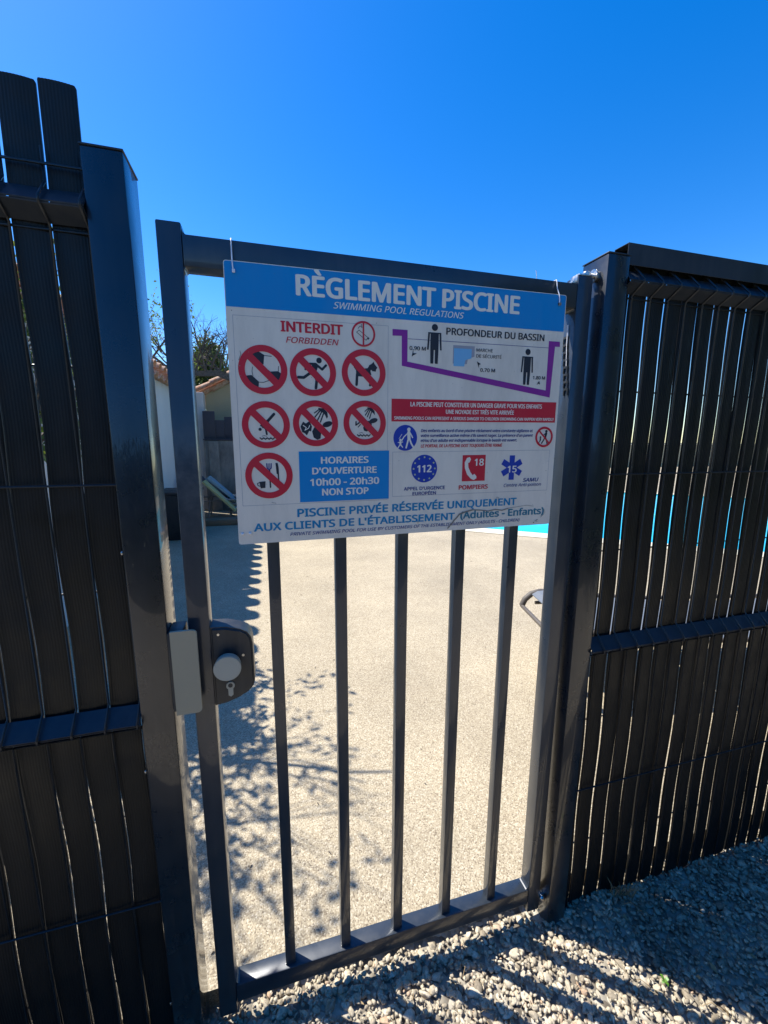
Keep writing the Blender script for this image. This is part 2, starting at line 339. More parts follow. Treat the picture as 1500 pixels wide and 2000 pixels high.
# top hinge and bottom hinge on the right post
bm = bmesh.new()
cyl_bm(bm, (0.9175, 0.012, 1.762), (0.884, 0.012, 1.762), 0.0052, n=16)
cyl_bm(bm, (0.9178, 0.012, 1.762), (0.9105, 0.012, 1.762), 0.0125, n=6)
cyl_bm(bm, (0.9100, 0.012, 1.762), (0.9070, 0.012, 1.762), 0.0145, n=24)
bm2 = bmesh.new(); cyl_bm(bm2, (0.1020, -0.006, 0.9440), (0.1020, -0.0075, 0.9440), 0.0028, n=12); cyl_bm(bm2, (0.0560, -0.006, 0.9950), (0.0560, -0.0072, 0.9950), 0.0026, n=12); LOCK_SCREWS = bm2
hg = obj('hinge_bolt', bm, M['steel'], rp_, smooth=True)
bm = bmesh.new(); cyl_bm(bm, (0.9178, 0.012, 0.030), (0.901, 0.012, 0.030), 0.0085, n=12); bmesh.ops.create_uvsphere(bm, u_segments=12, v_segments=8, radius=0.009, matrix=Matrix.Translation((0.9095, 0.002, 0.030))); obj('hinge_bolt', bm, M['steel'], rp_, smooth=True)
for (z_) in (0.62, 1.22): pass

# ------------------------------------------------------------------ gate
g = thing('metal_gate', 'dark grey metal bar gate closed between the two posts', 'gate', (0.45, 0.02, 0.0))
SW = 0.0405
box('stile', 0.0, SW, 0.0, 0.040, -0.005, 1.7565, M['stile_reflection'], g, 0.003, label='left stile with a cloudy reflection painted in at mid height')
box('stile', 0.9 - SW, 0.9, 0.0, 0.040, -0.005, 1.7565, M['gate'], g, 0.003)
bm = bmesh.new(); box_bm(bm, SW + .0002, 0.9 - SW - .0002, 0.0004, 0.0396, 1.6860, 1.7385, 0.0025)
obj('top_rail', bm, M['gate'], g, smooth=True)
# weld fillets in the corners under and over the rails
bm = bmesh.new()
for (x, sx) in ((SW - .0005, 1), (0.9 - SW + .0005, -1)):
    for (z, szn) in ((1.7383, 1), (1.6862, -1), (0.0772, 1)):
        w = 0.010 if szn > 0 else 0.006
        prof = [(x, z - .001 * szn), (x + sx * w, z - .001 * szn)] + [(x + sx * w * (1 - math.sin(a)), z + szn * w * 1.25 * (1 - math.cos(a))) for a in (0.5, 0.9, 1.3)] + [(x, z + szn * w * 1.1)]
        f = [bm.verts.new((px, 0.004, pz)) for px, pz in prof]; b = [bm.verts.new((px, 0.036, pz)) for px, pz in prof]; n_ = len(prof)
        bm.faces.new(f); bm.faces.new(b[::-1])
        for i in range(n_): bm.faces.new((f[i], b[i], b[(i + 1) % n_], f[(i + 1) % n_]))
bmesh.ops.recalc_face_normals(bm, faces=bm.faces[:]); obj('corner_welds', bm, M['gate'], g, kind='stuff')
box('bottom_rail', SW + .0002, 0.9 - SW - .0002, 0.0004, 0.0396, 0.0250, 0.0770, M['gate'], g, 0.003)
bar0 = None
for k in range(5):
    x1 = 0.1843 + 0.1418 * k
    bm = bmesh.new(); box_bm(bm, x1 - 0.025, x1, 0.0085, 0.0335, 0.0768, 1.6862, 0.0018); obj('bar', bm, M['gate'], g, smooth=True)
# lock case
bm = bmesh.new()
pl = [(0.0408, 1.010), (0.070, 1.0085), (0.098, 1.0005), (0.112, 0.992), (0.1195, 0.980), (0.1215, 0.966), (0.1225, 0.880), (0.1185, 0.868), (0.108, 0.857), (0.088, 0.846), (0.066, 0.8385), (0.0408, 0.835)]
prism_y(bm, pl, -0.006, 0.044)
bmesh.ops.bevel(bm, geom=[e for e in bm.edges if abs(e.verts[0].co.y - e.verts[1].co.y) < 1e-6], offset=0.0045, segments=3, affect='EDGES')
lc = obj('lock_case', bm, M['plastic'], g, smooth=True)
obj('lock_screws', LOCK_SCREWS, M['steel'], lc, kind='stuff')
bm = bmesh.new(); cyl_bm(bm, (0.0722, -0.006, 0.931), (0.0722, -0.014, 0.931), 0.010, n=24); cyl_bm(bm, (0.0722, -0.014, 0.931), (0.0722, -0.032, 0.931), 0.0250, 0.0268, n=48)
bmesh.ops.bevel(bm, geom=[e for e in bm.edges if abs(e.verts[0].co.y + .032) < 1e-5 and abs(e.verts[1].co.y + .032) < 1e-5], offset=0.0012, segments=2, affect='EDGES')
obj('turn_knob', bm, M['knob'], lc, smooth=True)
bm = bmesh.new()
cy = [(0.0735 + 0.0085 * math.cos(a), 0.8790 + 0.0085 * math.sin(a)) for a in np.linspace(-0.95, math.pi + 0.95, 18)] + [(0.0687, 0.858), (0.0735, 0.8545), (0.0783, 0.858)]
prism_y(bm, cy, -0.0085, -0.004); kc = obj('key_cylinder', bm, M['knob'], lc, smooth=False)
bm = bmesh.new(); cyl_bm(bm, (0.0735, -0.0092, 0.8800), (0.0735, -0.0080, 0.8800), 0.0046, n=20); box_bm(bm, 0.0729, 0.0741, -0.0096, -0.0090, 0.8765, 0.8835); obj('keyway', bm, M['plastic'], lc)
# hinge tab welded on the stile top
bm = bmesh.new(); box_bm(bm, 0.862, 0.899, 0.001, 0.030, 1.7567, 1.7600, 0.0008); cyl_bm(bm, (0.889, 0.012, 1.7600), (0.889, 0.012, 1.7665), 0.0105, n=6)
bmesh.ops.create_uvsphere(bm, u_segments=16, v_segments=8, radius=0.0078, matrix=Matrix.Translation((0.889, 0.012, 1.7668)) @ Matrix.Diagonal((1, 1, .6, 1)))
me_ = [Vector((0.862, 0.001, 1.7567)), Vector((0.862, 0.026, 1.7567))]
box_bm(bm, 0.846, 0.8625, 0.003, 0.026, 1.7395, 1.7430, 0.0006); box_bm(bm, 0.8585, 0.8615, 0.003, 0.026, 1.7425, 1.7585, 0.0004)
obj('hinge_tab', bm, M['steel'], g, smooth=True)
# white tail and slotted dark strip on the hinge side stile's left face
sv, sf = [], []
tube_data(sv, sf, [(0.857, 0.020, 1.655), (0.8565, 0.018, 1.61), (0.8568, 0.014, 1.56)], [0.0011] * 3, 5)
link('white_tail', pydata('white_tail', sv, sf), M['white_plastic'], g)

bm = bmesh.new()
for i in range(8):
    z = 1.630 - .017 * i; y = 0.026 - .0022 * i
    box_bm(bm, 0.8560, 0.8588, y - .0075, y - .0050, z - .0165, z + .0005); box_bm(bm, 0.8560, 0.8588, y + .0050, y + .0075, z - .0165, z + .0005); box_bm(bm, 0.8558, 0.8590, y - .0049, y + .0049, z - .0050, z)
obj('slotted_strip', bm, M['plastic'], g)
# ------------------------------------------------------------------ fence panels
FOLDS = [(1.750, 0.031), (0.834, 0.031)]
def slat_mesh(name, z0, z1, w, ribs, seed, roundtop=0.0):
    r = random.Random(seed); nz = 30; nx = ribs * 2 + 1; vs, fs = [], []
    ph = [r.uniform(0, 6.28) for _ in range(4)]; am = r.uniform(0.0004, 0.0009); ab = r.uniform(0.0008, 0.0022)
    for j in range(nz + 1):
        f = j / nz; z = z0 + (z1 - z0) * f
        if roundtop and j == nz - 1: z = z1 - roundtop
        dx = am * math.sin(5 * f + ph[0]) + am * .5 * math.sin(13 * f + ph[1]) + 0.0028 * math.sin(z * 2 * math.pi / .46 + .6) + .0010 * math.sin(z * 5); dy = ab * math.sin(6 * f + ph[2])
        ww = w * (1 + 0.012 * math.sin(9 * f + ph[3])) - (roundtop * 1.2 if roundtop and j == nz else 0)
        for i in range(nx):
            u = i / (nx - 1) - 0.5; rib = 0.00045 if i % 2 else 0
            vs.append((u * ww + dx, dy - rib - 0.0022 * (1 - 4 * u * u) + 0.0012, z))
    for j in range(nz):
        for i in range(nx - 1):
            a = j * nx + i; fs.append((a, a + 1, a + nx + 1, a + nx))
    b = len(vs)
    for j in range(nz + 1):
        for i in (0, nx - 1): v_ = vs[j * nx + i]; vs.append((v_[0], v_[1] + 0.0042, v_[2]))
    for j in range(nz):
        a = b + 2 * j; fs += [(a + 1, a, a + 2, a + 3), (j * nx, (j + 1) * nx, a + 2, a), (j * nx + nx - 1, a + 1, a + 3, (j + 1) * nx + nx - 1)]
    fs.append(tuple(nz * nx + i for i in range(nx)) + (b + 2 * nz + 1, b + 2 * nz)); fs.append((b, b + 1) + tuple(i for i in range(nx - 1, -1, -1)))
    me = pydata(name, vs, fs); me.materials.append(M['slat']); return me
def wire_panel(root, xs, xa, xb, top, spikes):
    """mesh of vertical wires with forward folds and horizontal wires; wires are under two pixels thick"""
    paths = []
    for x in xs:
        pts = [(x, 0, -0.06)]
        for zc, d in sorted(FOLDS): pts += [(x, 0, zc - 0.026), (x, -0.005, zc - 0.020), (x, -d, zc - 0.004), (x, -d, zc + 0.004), (x, -0.006, zc + 0.032), (x, 0, zc + 0.038)]
        pts.append((x, 0, spikes)); paths.append((pts, 0.0021))
    for z, y in ((1.305, -0.0040), (0.385, -0.0040), (1.51, 0.0150), (1.10, 0.0150), (0.60, 0.0150), (0.18, 0.0150), (top, -0.004), (1.721, 0.0045), (0.806, 0.0045)):
        paths.append(([(xa, y, z), ((xa + xb) / 2, y, z), (xb, y, z)], 0.0022))
    tubes('wire_mesh', paths, M['wire'], root, 6, kind='stuff')
def fold_strips(root, xa, xb):
    for zc, d in FOLDS:
        for nm, (ya, za), (yb, zb) in (('fold_strip', (0.0010, zc + 0.029), (-d + 0.004, zc + 0.001)), ('fold_strip', (-d + 0.004, zc - 0.002), (0.0010, zc - 0.019))):
            n = 26; vs, fs = [], []
            for i in range(n + 1):
                x = xa + (xb - xa) * i / n; w = 0.0006 * math.sin(i * 2.3 + zc * 9)
                for (y, z) in ((ya, za), (yb, zb)): vs += [(x, y, z + w), (x, y + 0.0006, z + w - 0.0022)]
            for i in range(n):
                a = 4 * i; b = a + 4; fs += [(a, a + 2, b + 2, b), (a + 1, b + 1, b + 3, a + 3), (a, b, b + 1, a + 1), (a + 2, a + 3, b + 3, b + 2)]
            fs += [(0, 1, 3, 2), (4 * n, 4 * n + 2, 4 * n + 3, 4 * n + 1)]
            me = pydata(nm, vs, fs); bm = bmesh.new(); bm.from_mesh(me); bmesh.ops.recalc_face_normals(bm, faces=bm.faces[:]); bm.to_mesh(me); bm.free()
            link(nm, me, M['strip'], root)
# left panel
lf = thing('slatted_fence', 'dark slatted fence panel left of the gate, slats rising above its top wire', 'fence', (-0.8, 0, 0), 'slatted mesh fence panels')
xs = [-0.0985 - 0.055 * k for k in range(26)]
sm = [slat_mesh('slat_left', -0.045, 1.934, 0.0509, 11, 10 + i, 0.0022) for i in range(5)]
for k in range(26):
    o = link('slat', sm[(k * 2 + k // 3) % 5], None, lf, loc=(-0.1262 - 0.055 * k + random.uniform(-.0007, .0007), 0.0068 + random.uniform(-.0006, .0006), random.uniform(-.002, .002)))
    o.rotation_euler = (0, random.uniform(-.0006, .0006), 0.055)
wire_panel(lf, xs, -1.50, -0.0945, 1.812, 1.838); fold_strips(lf, -1.50, -0.0950)
for z in (1.177, 0.710, 0.094):
    bm = bmesh.new(); bmesh.ops.create_uvsphere(bm, u_segments=10, v_segments=6, radius=0.0042, matrix=Matrix.Translation((-0.1010, -0.0035, z)) @ Matrix.Diagonal((.6, .5, 1, 1))); obj('fixing_clip', bm, M['steel'], lf, smooth=True)
# right panel
rf = thing('slatted_fence', 'dark slatted fence panel right of the gate under a flat top cap', 'fence', (2.2, 0, 0), 'slatted mesh fence panels')
xs = [0.9575 + 0.055 * k for k in range(1, 44)]
sm = [slat_mesh('slat_right', -0.045, 1.800, 0.0512, 9, 50 + i) for i in range(6)]
for k in range(43):
    o = link('slat', sm[(k * 2 + k // 4) % 6], None, rf, loc=(0.9852 + 0.055 * k + random.uniform(-.0003, .0003), 0.0068 + random.uniform(-.0003, .0003), random.uniform(-.003, .003)))
    o.rotation_euler = (0, random.uniform(-.0008, .0008), 0.045 + random.uniform(-.003, .003))
wire_panel(rf, xs, 0.9785, 3.36, 1.800, 1.806); fold_strips(rf, 0.9785, 3.36)
bm = bmesh.new()
for (y0, y1, z0, z1) in ((-0.0130, -0.0115, 1.786, 1.832), (0.0265, 0.028, 1.786, 1.832), (-0.0115, 0.0265, 1.8305, 1.832)): box_bm(bm, 0.9765, 3.36, y0, y1, z0, z1, 0.0004, 1)
obj('top_cap', bm, M['strip'], rf)
for nm, x, lb in (('fence_post', 3.36, 'dark fence post at the far right end of the right panel'), ('fence_post', -1.56, 'dark fence post at the far left end of the left panel')):
    t = thing(nm, lb, 'fence post', (x + .03, .02, 0)); box('post_body', x, x + .06, -.02, .04, -.1, 1.80, M['post'], t, .003); box('post_cap', x - .001, x + .061, -.021, .041, 1.80, 1.803, M['strip'], t, .001)

# ------------------------------------------------------------------ the sign
SY = -0.0105                                    # face of the board
s = thing('pool_rules_sign', 'white and blue swimming pool rules board tied to the top rail of the gate', 'sign', (0.1065, SY, 1.1818))
ROT = 0.0095
def SP(x, z, y=0.0):                            # board millimetres to world, board hangs slightly turned
    return (0.1065 + x / 1000, SY - y, 1.1818 + (z + ROT * x) / 1000)
bm = bmesh.new(); pts = [(SP(a, b)[0], SP(a, b)[2]) for a, b in rrect(0, 717, 0, 518.5, 5, 5)]
prism_y(bm, pts, SY, SY + 0.003); obj('board', bm, M['sign_white'], s)
def flat(name, polys, m, layer, parent=None, **pr):
    vs, fs = [], []
    for pg in polys:
        b = len(vs); vs += [SP(x, z, 0.00018 * layer + 0.000003 * ((b // 4) % 40)) for x, z in pg]; fs.append(tuple(range(b, b + len(pg))))
    me = pydata(name, vs, fs); bm = bmesh.new(); bm.from_mesh(me)
    for f in bm.faces:
        f.normal_update()
        if f.normal.y > 0: f.normal_flip()
    bmesh.ops.triangulate(bm, faces=[f for f in bm.faces if len(f.verts) > 4]); bm.to_mesh(me); bm.free()
    return link(name, me, m, parent or s, **pr)
def rect(x0, x1, z0, z1): return [(x0, z0), (x1, z0), (x1, z1), (x0, z1)]
def disc(cx, cz, r, n=36, ry=None): return [(cx + r * math.cos(2 * math.pi * k / n), cz + (ry or r) * math.sin(2 * math.pi * k / n)) for k in range(n)]
def ringq(cx, cz, r0, r1, n=48):
    out = []
    for k in range(n):
        a, b = 2 * math.pi * k / n, 2 * math.pi * (k + 1) / n
        out.append([(cx + r0 * math.cos(a), cz + r0 * math.sin(a)), (cx + r1 * math.cos(a), cz + r1 * math.sin(a)), (cx + r1 * math.cos(b), cz + r1 * math.sin(b)), (cx + r0 * math.cos(b), cz + r0 * math.sin(b))])
    return out
def stroke(pts, w, caps=True):
    out = []
    for (a, b) in zip(pts[:-1], pts[1:]):
        d = Vector((b[0] - a[0], b[1] - a[1])); l = d.length or 1; n = Vector((-d.y, d.x)) / l * w / 2
        out.append([(a[0] + n.x, a[1] + n.y), (a[0] - n.x, a[1] - n.y), (b[0] - n.x, b[1] - n.y), (b[0] + n.x, b[1] + n.y)])
    if caps: out += [disc(p_[0], p_[1], w / 2, 10) for p_ in pts]
    return out
def lineframe(x0, x1, z0, z1, w=0.7): return [rect(x0, x1, z0, z0 + w), rect(x0, x1, z1 - w, z1), rect(x0, x0 + w, z0 + w, z1 - w), rect(x1 - w, x1, z0 + w, z1 - w)]
FONT = None
try:                                            # the sans-serif face that ships inside Blender itself
    import os
    FONT = bpy.data.fonts.load(os.path.join(bpy.utils.system_resource('DATAFILES'), 'fonts', 'NotoSansHebrew-Regular.woff2'))
except Exception: FONT = None
def cap_unit():
    cu = bpy.data.curves.new('t', 'FONT'); cu.body = 'H'; cu.size = 1.0; cu.font = FONT if FONT else cu.font
    o = bpy.data.objects.new('t', cu); C.objects.link(o); bpy.context.view_layer.update()
    me = bpy.data.meshes.new_from_object(o.evaluated_get(bpy.context.evaluated_depsgraph_get())); bpy.data.objects.remove(o)
    h = max(v_.co.y for v_ in me.vertices); bpy.data.meshes.remove(me); return h
CAPU = cap_unit()
def text(st, x0, x1, base, cap, m, bold=0.0, shear=0.0, layer=3, parent=None, name='lettering', drop=0.0):
    """drop: extra slope of the line"""
    cu = bpy.data.curves.new('t', 'FONT'); cu.body = st; cu.font = FONT if FONT else cu.font; cu.offset = 0.0; cu.shear = shear; cu.resolution_u = 3; cu.size = 1.0
    o = bpy.data.objects.new('t', cu); C.objects.link(o); bpy.context.view_layer.update()
    me = bpy.data.meshes.new_from_object(o.evaluated_get(bpy.context.evaluated_depsgraph_get())); bpy.data.objects.remove(o)
    n = len(me.vertices); co = np.empty(n * 3, np.float32); me.vertices.foreach_get('co', co); co = co.reshape(-1, 3)
    capu = CAPU
    a, b = co[:, 0].min(), co[:, 0].max()
    X = x0 + (co[:, 0] - a) / (b - a) * (x1 - x0); Zz = base + cap * .02 + co[:, 1] / capu * cap * .95 + drop * (X - x0)
    out = np.empty_like(co); out[:, 0] = 0.1065 + X / 1000; out[:, 1] = SY - 0.00018 * layer; out[:, 2] = 1.1818 + (Zz + ROT * X) / 1000
    F_ = [tuple(p_.vertices) for p_ in me.polygons]; V_ = []; FF = []
    bx = cap * (.062 if bold >= .02 else .048 if bold >= .012 else .018 if bold >= .004 else 0)
    xc = (x0 + x1) / 2 / 1000 + 0.1065; out[:, 0] = xc + (out[:, 0] - xc) * (1 - 2 * bx / (x1 - x0))
    sh_ = ((0, 0),) if bx == 0 else ((0, 0),) + tuple((bx * math.cos(k_ * math.pi / 4), .55 * bx * math.sin(k_ * math.pi / 4)) for k_ in range(8))
    for i_, (dx_, dz_) in enumerate(sh_):
        q = out.copy(); q[:, 0] += dx_ / 1000; q[:, 2] += dz_ / 1000; q[:, 1] -= 0.000015 * i_; FF += [tuple(k_ + i_ * n for k_ in f_) for f_ in F_]; V_.append(q)
    bpy.data.meshes.remove(me); me = pydata(name, np.concatenate(V_), FF); me.materials.append(m)
    return link(name, me, None, parent or s)
# header
hb = [(a, b) for a, b in rrect(1.2, 715.8, 441.5, 517.3, 4, 4, corners=(1, 1, 0, 0))]
hd = flat('header_band', [hb], M['p_blue'], 1)
text('RÈGLEMENT PISCINE', 125, 600, 470.3, 36, M['p_white'], 0.030, 0, 2, hd, 'title_lettering')
text('SWIMMING POOL REGULATIONS', 195, 469, 452.2, 12.2, M['p_white'], 0.006, 0.25, 2, hd, 'subtitle_lettering')
flat('frame_line', lineframe(11, 305, 77, 428) + lineframe(316, 703, 83, 178.5), M['p_line'], 1)
text('INTERDIT', 95, 213, 404.8, 18.5, M['p_red'], 0.030)
text('FORBIDDEN', 104, 204.5, 385, 11.2, M['p_red'], 0.008, 0.22)
# prohibition symbols, drawn in picture units and mapped by ring centre and radius
def symbol(cx, cz, R, c, r, parts, extra=None):
    k = R / r; cv = lambda q: (cx + (q[0] - c[0]) * k, cz - (q[1] - c[1]) * k)
    ring = flat('prohibition_ring', ringq(cx, cz, R * 0.735, R), M['p_red'], 4); flat('slash', [[(cx + R * a, cz + R * b) for a, b in ((-0.69, 0.48), (0.48, -0.69), (0.69, -0.48), (-0.48, 0.69))]], M['p_red'], 4.5, ring)
    pol = {}
    for kind, dat, w, mt in parts:
        if kind == 'p': q = [[cv(z) for z in dat]]
        elif kind == 's': q = stroke([cv(z) for z in dat], w * k)
        elif kind == 'c': q = [disc(*cv(dat), w * k, 18)]
        elif kind == 'e': q = [[cv((dat[0] + w[0] * math.cos(t) * math.cos(w[2]) - w[1] * math.sin(t) * math.sin(w[2]), dat[1] + w[0] * math.cos(t) * math.sin(w[2]) + w[1] * math.sin(t) * math.cos(w[2]))) for t in np.linspace(0, 6.0, 20)]]
        pol.setdefault(mt, []).extend(q)
    for i, (mt, q) in enumerate(pol.items()): flat('pictogram', q, M[mt], 2 + i, ring)
K = 'p_black'
symbol(60.4, 334.3, 44.5, (262, 258), 230, [('p', [(140, 135), (175, 100), (225, 88), (278, 120), (268, 207), (228, 210)], 0, K), ('p', [(322, 272), (400, 266), (432, 285), (425, 350), (392, 378)], 0, K), ('p', [(92, 318), (152, 310), (218, 370), (212, 432), (140, 400)], 0, K),
    ('s', [(275, 125), (345, 130)], 6, K), ('s', [(405, 268), (408, 220)], 6, K), ('s', [(165, 235), (158, 275), (165, 318)], 5, K), ('s', [(215, 375), (260, 376), (315, 355)], 5, K), ('s', [(240, 205), (330, 275)], 5, K)])
symbol(153.8, 333.1, 44.5, (740, 282), 218, [('c', (797, 172), 26, K), ('s', [(668, 255), (705, 205), (765, 205), (785, 222), (825, 252), (862, 214)], 22, K), ('p', [(735, 200), (790, 215), (765, 290), (720, 310), (700, 295)], 0, K), ('s', [(600, 330), (650, 332), (695, 300), (730, 275)], 26, K), ('s', [(740, 290), (772, 350), (762, 425)], 26, K)])
symbol(254.5, 335.9, 45.0, (1215, 285), 205, [('p', [(1140, 255), (1270, 240), (1285, 300), (1250, 320), (1190, 318), (1145, 315)], 0, K), ('s', [(1255, 265), (1282, 225)], 34, K), ('p', [(1262, 218), (1290, 202), (1305, 184), (1316, 205), (1342, 236), (1330, 250), (1327, 270), (1296, 268), (1268, 240)], 0, K), ('s', [(1128, 235), (1155, 270)], 16, K), ('s', [(1152, 300), (1146, 390)], 24, K), ('s', [(1262, 300), (1278, 350), (1272, 394)], 20, K)])
WV = lambda x0, x1, y: [(x0 + (x1 - x0) * i / 8, y + (8 if i % 2 else -6)) for i in range(9)]
symbol(61.7, 232.7, 44.5, (290, 785), 222, [('s', [(366, 682), (305, 748)], 26, K), ('s', [(305, 748), (262, 800)], 30, K), ('s', [(262, 800), (285, 822), (292, 872)], 18, K), ('s', [(262, 800), (240, 790)], 14, K), ('c', (232, 826), 15, K), ('s', WV(228, 362, 912), 11, K), ('s', [(248, 890), (268, 884), (290, 892)], 4, K)])
symbol(156.5, 236.1, 44.5, (758, 762), 212, [('p', [(780, 618), (830, 622), (868, 655), (874, 700), (862, 718), (850, 690), (835, 665), (800, 650)], 0, K), ('s', [(795, 630), (748, 665)], 11, K), ('s', [(803, 640), (752, 702)], 12, K), ('s', [(818, 648), (772, 738)], 12, K), ('s', [(838, 655), (802, 748)], 12, K), ('e', (868, 768), (48, 26, -0.3), K), ('p', [(722, 835), (745, 795), (785, 805), (808, 842), (800, 900), (772, 914), (735, 892)], 0, K),
    ('p', [(615, 790), (640, 745), (665, 762), (700, 740), (722, 790), (712, 835), (695, 830), (672, 872), (650, 850), (630, 842)], 0, K), ('s', [(640, 780), (668, 800), (655, 825), (690, 805), (700, 780)], 7, 'p_white')])
symbol(256.3, 237.7, 44.5, (1225, 762), 205, [('p', [(1245, 618), (1290, 622), (1318, 650), (1322, 690), (1305, 670), (1275, 645)], 0, K), ('s', [(1255, 630), (1226, 655)], 9, K), ('s', [(1262, 638), (1230, 690)], 10, K), ('s', [(1275, 645), (1248, 705)], 10, K), ('s', [(1292, 650), (1270, 718)], 10, K), ('e', (1308, 740), (42, 22, -0.3), K), ('p', [(1208, 805), (1235, 745), (1290, 740), (1292, 790), (1245, 842), (1215, 832)], 0, K),
    ('s', [(1140, 750), (1138, 782), (1165, 765), (1180, 745)], 13, K), ('s', [(1160, 800), (1182, 775)], 9, K), ('s', WV(1152, 1276, 876), 10, K), ('s', [(1170, 856), (1190, 850), (1208, 856)], 4, K)])
symbol(63.4, 135.2, 45.0, (318, 1255), 215, [('s', [(322, 1205), (325, 1365)], 13, K), ('s', [(298, 1142), (302, 1185), (320, 1200), (338, 1185), (340, 1142)], 9, 'p_navy'), ('s', [(312, 1142), (313, 1190)], 6, 'p_navy'), ('s', [(326, 1142), (326, 1190)], 6, 'p_navy'), ('p', [(378, 1138), (398, 1136), (406, 1180), (408, 1305), (396, 1290), (394, 1245), (386, 1240)], 0, K), ('p', [(226, 1310), (282, 1306), (278, 1368), (236, 1372)], 0, K), ('s', [(226, 1318), (208, 1325), (212, 1345), (230, 1352)], 7, K)])
# no smoking symbol
cg = flat('prohibition_ring', ringq(253.6, 409.3, 20.3, 24), M['p_red'], 4); flat('slash', [rect(252.2, 255.2, 388, 430.5)], M['p_red'], 4.5, cg)
flat('pictogram', stroke([(240, 412), (245, 416), (263, 403), (259, 398), (240, 412)], 1.1) + [[(261, 401), (263.5, 404), (266, 402), (263.5, 399)]] + stroke([(243, 419), (247, 424), (251, 421), (250, 427)], 1.0), M['p_black'], 2, cg)
# opening hours panel
hp = flat('hours_panel', [rect(121.5, 308.5, 79.5, 181.5)], M['p_blue'], 2)
for st, a, b, z_, h in (('HORAIRES', 165, 264, 156.8, 13.5), ("D'OUVERTURE", 147, 281.5, 135.6, 13.5), ('10h00 - 20h30', 142.5, 287, 112.3, 14.2), ('NON STOP', 166, 264, 91.8, 14.0)):
    text(st, a, b, z_, h, M['p_white'], 0.024, 0, 3, hp)
text('PISCINE PRIVÉE RÉSERVÉE UNIQUEMENT', 115, 622, 49.5, 16.6, M['p_cyan'], 0.024, drop=0.004)
text("AUX CLIENTS DE L'ÉTABLISSEMENT", 29.4, 464.5, 24.8, 15.8, M['p_cyan'], 0.024)
text('(Adultes - Enfants)', 478, 699, 25.5, 16.5, M['p_teal'], 0.022)
text('PRIVATE SWIMMING POOL FOR USE BY CUSTOMERS OF THE ESTABLISHMENT ONLY (ADULTS - CHILDREN)', 99.5, 633, 11.2, 7.0, M['p_navy'], 0.006, 0.22)
text('PROFONDEUR DU BASSIN', 430, 667, 418.8, 13.8, M['p_black'], 0.018)
pool_poly = [[(313.5, 422.5), (313.6, 410.0), (333.1, 410.5), (345.4, 422.5)], [(345.4, 422.5), (333.1, 410.5), (333.9, 352.8), (345.9, 361.5)], [(345.9, 361.5), (333.9, 352.8), (691.9, 297.6), (680.0, 313.0)],
             [(680.0, 313.0), (691.9, 297.6), (696.4, 408.8), (679.5, 419.9)], [(679.5, 419.9), (696.4, 408.8), (709.0, 409.0), (708.4, 419.9)]]
flat('pool_section_drawing', pool_poly, M['p_purple'], 2); flat('water_line', stroke([(346, 405.8), (680, 405.3)], 1.0, False), M['p_navy'], 1)
def man(cx, hz, foot, hr=6.8, w=14.8):
    H = hz - foot; sh = hz - hr - 3
    polys = [disc(cx, hz, hr, 20), [(cx - w * .95, sh), (cx + w * .95, sh), (cx + w * .62, sh - 3), (cx + w * .62, foot + H * .38), (cx - w * .62, foot + H * .38), (cx - w * .62, sh - 3)]]
    for sg in (-1, 1): polys += [[(cx + sg * w * .70, sh), (cx + sg * w * .98, sh), (cx + sg * w * 1.1, foot + H * .38), (cx + sg * w * .86, foot + H * .38)], [(cx + sg * w * .08, foot + H * .39), (cx + sg * w * .62, foot + H * .39), (cx + sg * w * .55, foot), (cx + sg * w * .12, foot)]]
    return polys
flat('person_drawing', man(404.5, 431, 359.8), M['p_black'], 3); flat('person_drawing', man(627.5, 394, 324, 6.6, 14), M['p_black'], 3)
for st, a, b, z_, h, bo in (('0.90 M', 350, 385.6, 384.6, 7.6, .014), ('MARCHE', 501, 540, 388.6, 6.8, .008), ('DE SÉCURITÉ', 501, 562, 376.5, 6.8, .008), ('0.70 M', 512, 548, 347.6, 7.6, .014), ('1.80 M', 644, 676, 336.6, 7.2, .014)): text(st, a, b, z_, h, M['p_black'], bo)
flat('arrow_mark', [[(355, 372), (366, 378.5), (358.5, 378.5), (358.5, 387)], [(503, 369), (513, 363.5), (508.5, 361.8), (508.5, 355)], [(655, 324.5), (661, 334), (664, 325.5), (660, 327.5)]], M['p_black'], 3, kind='stuff')
sd = flat('step_drawing', [[(447, 362), (447, 399), (497, 399), (497, 378), (482, 373), (480, 362)]], M['p_line'], 1); flat('step_water', [[(449, 357), (449, 393), (490, 393), (490, 374), (476, 370), (474, 357)]], M['p_lblue'], 2, sd)
rb = flat('warning_band', [rect(312.8, 711, 241.3, 287.2)], M['p_red'], 2)
text('LA PISCINE PEUT CONSTITUER UN DANGER GRAVE POUR VOS ENFANTS', 354, 673, 272.4, 9.4, M['p_white'], .016, 0, 3, rb)
text('UNE NOYADE EST TRÈS VITE ARRIVÉE', 434.6, 601, 258.2, 8.8, M['p_white'], .016, 0, 3, rb)
text('SWIMMING POOLS CAN REPRESENT A SERIOUS DANGER TO CHILDREN DROWNING CAN HAPPEN VERY RAPIDLY', 318.6, 707.6, 245.2, 6.6, M['p_white'], .014, 0, 3, rb)
for st, b, z_ in (("Des enfants au bord d'une piscine réclament votre constante vigilance et", 653.4, 219.5), ("votre surveillance active même s'ils savent nager. La présence d'un parent", 654.3, 209.2), ("et/ou d'un adulte est indispensable lorsque le bassin est ouvert.", 613.3, 198.6)): text(st, 378.4, b, z_, 6.3, M['p_navy'], .014, .18)
text('LE PORTAIL DE LA PISCINE DOIT TOUJOURS ÊTRE FERMÉ', 379, 575.7, 187.0, 6.6, M['p_red'], .014, .10)
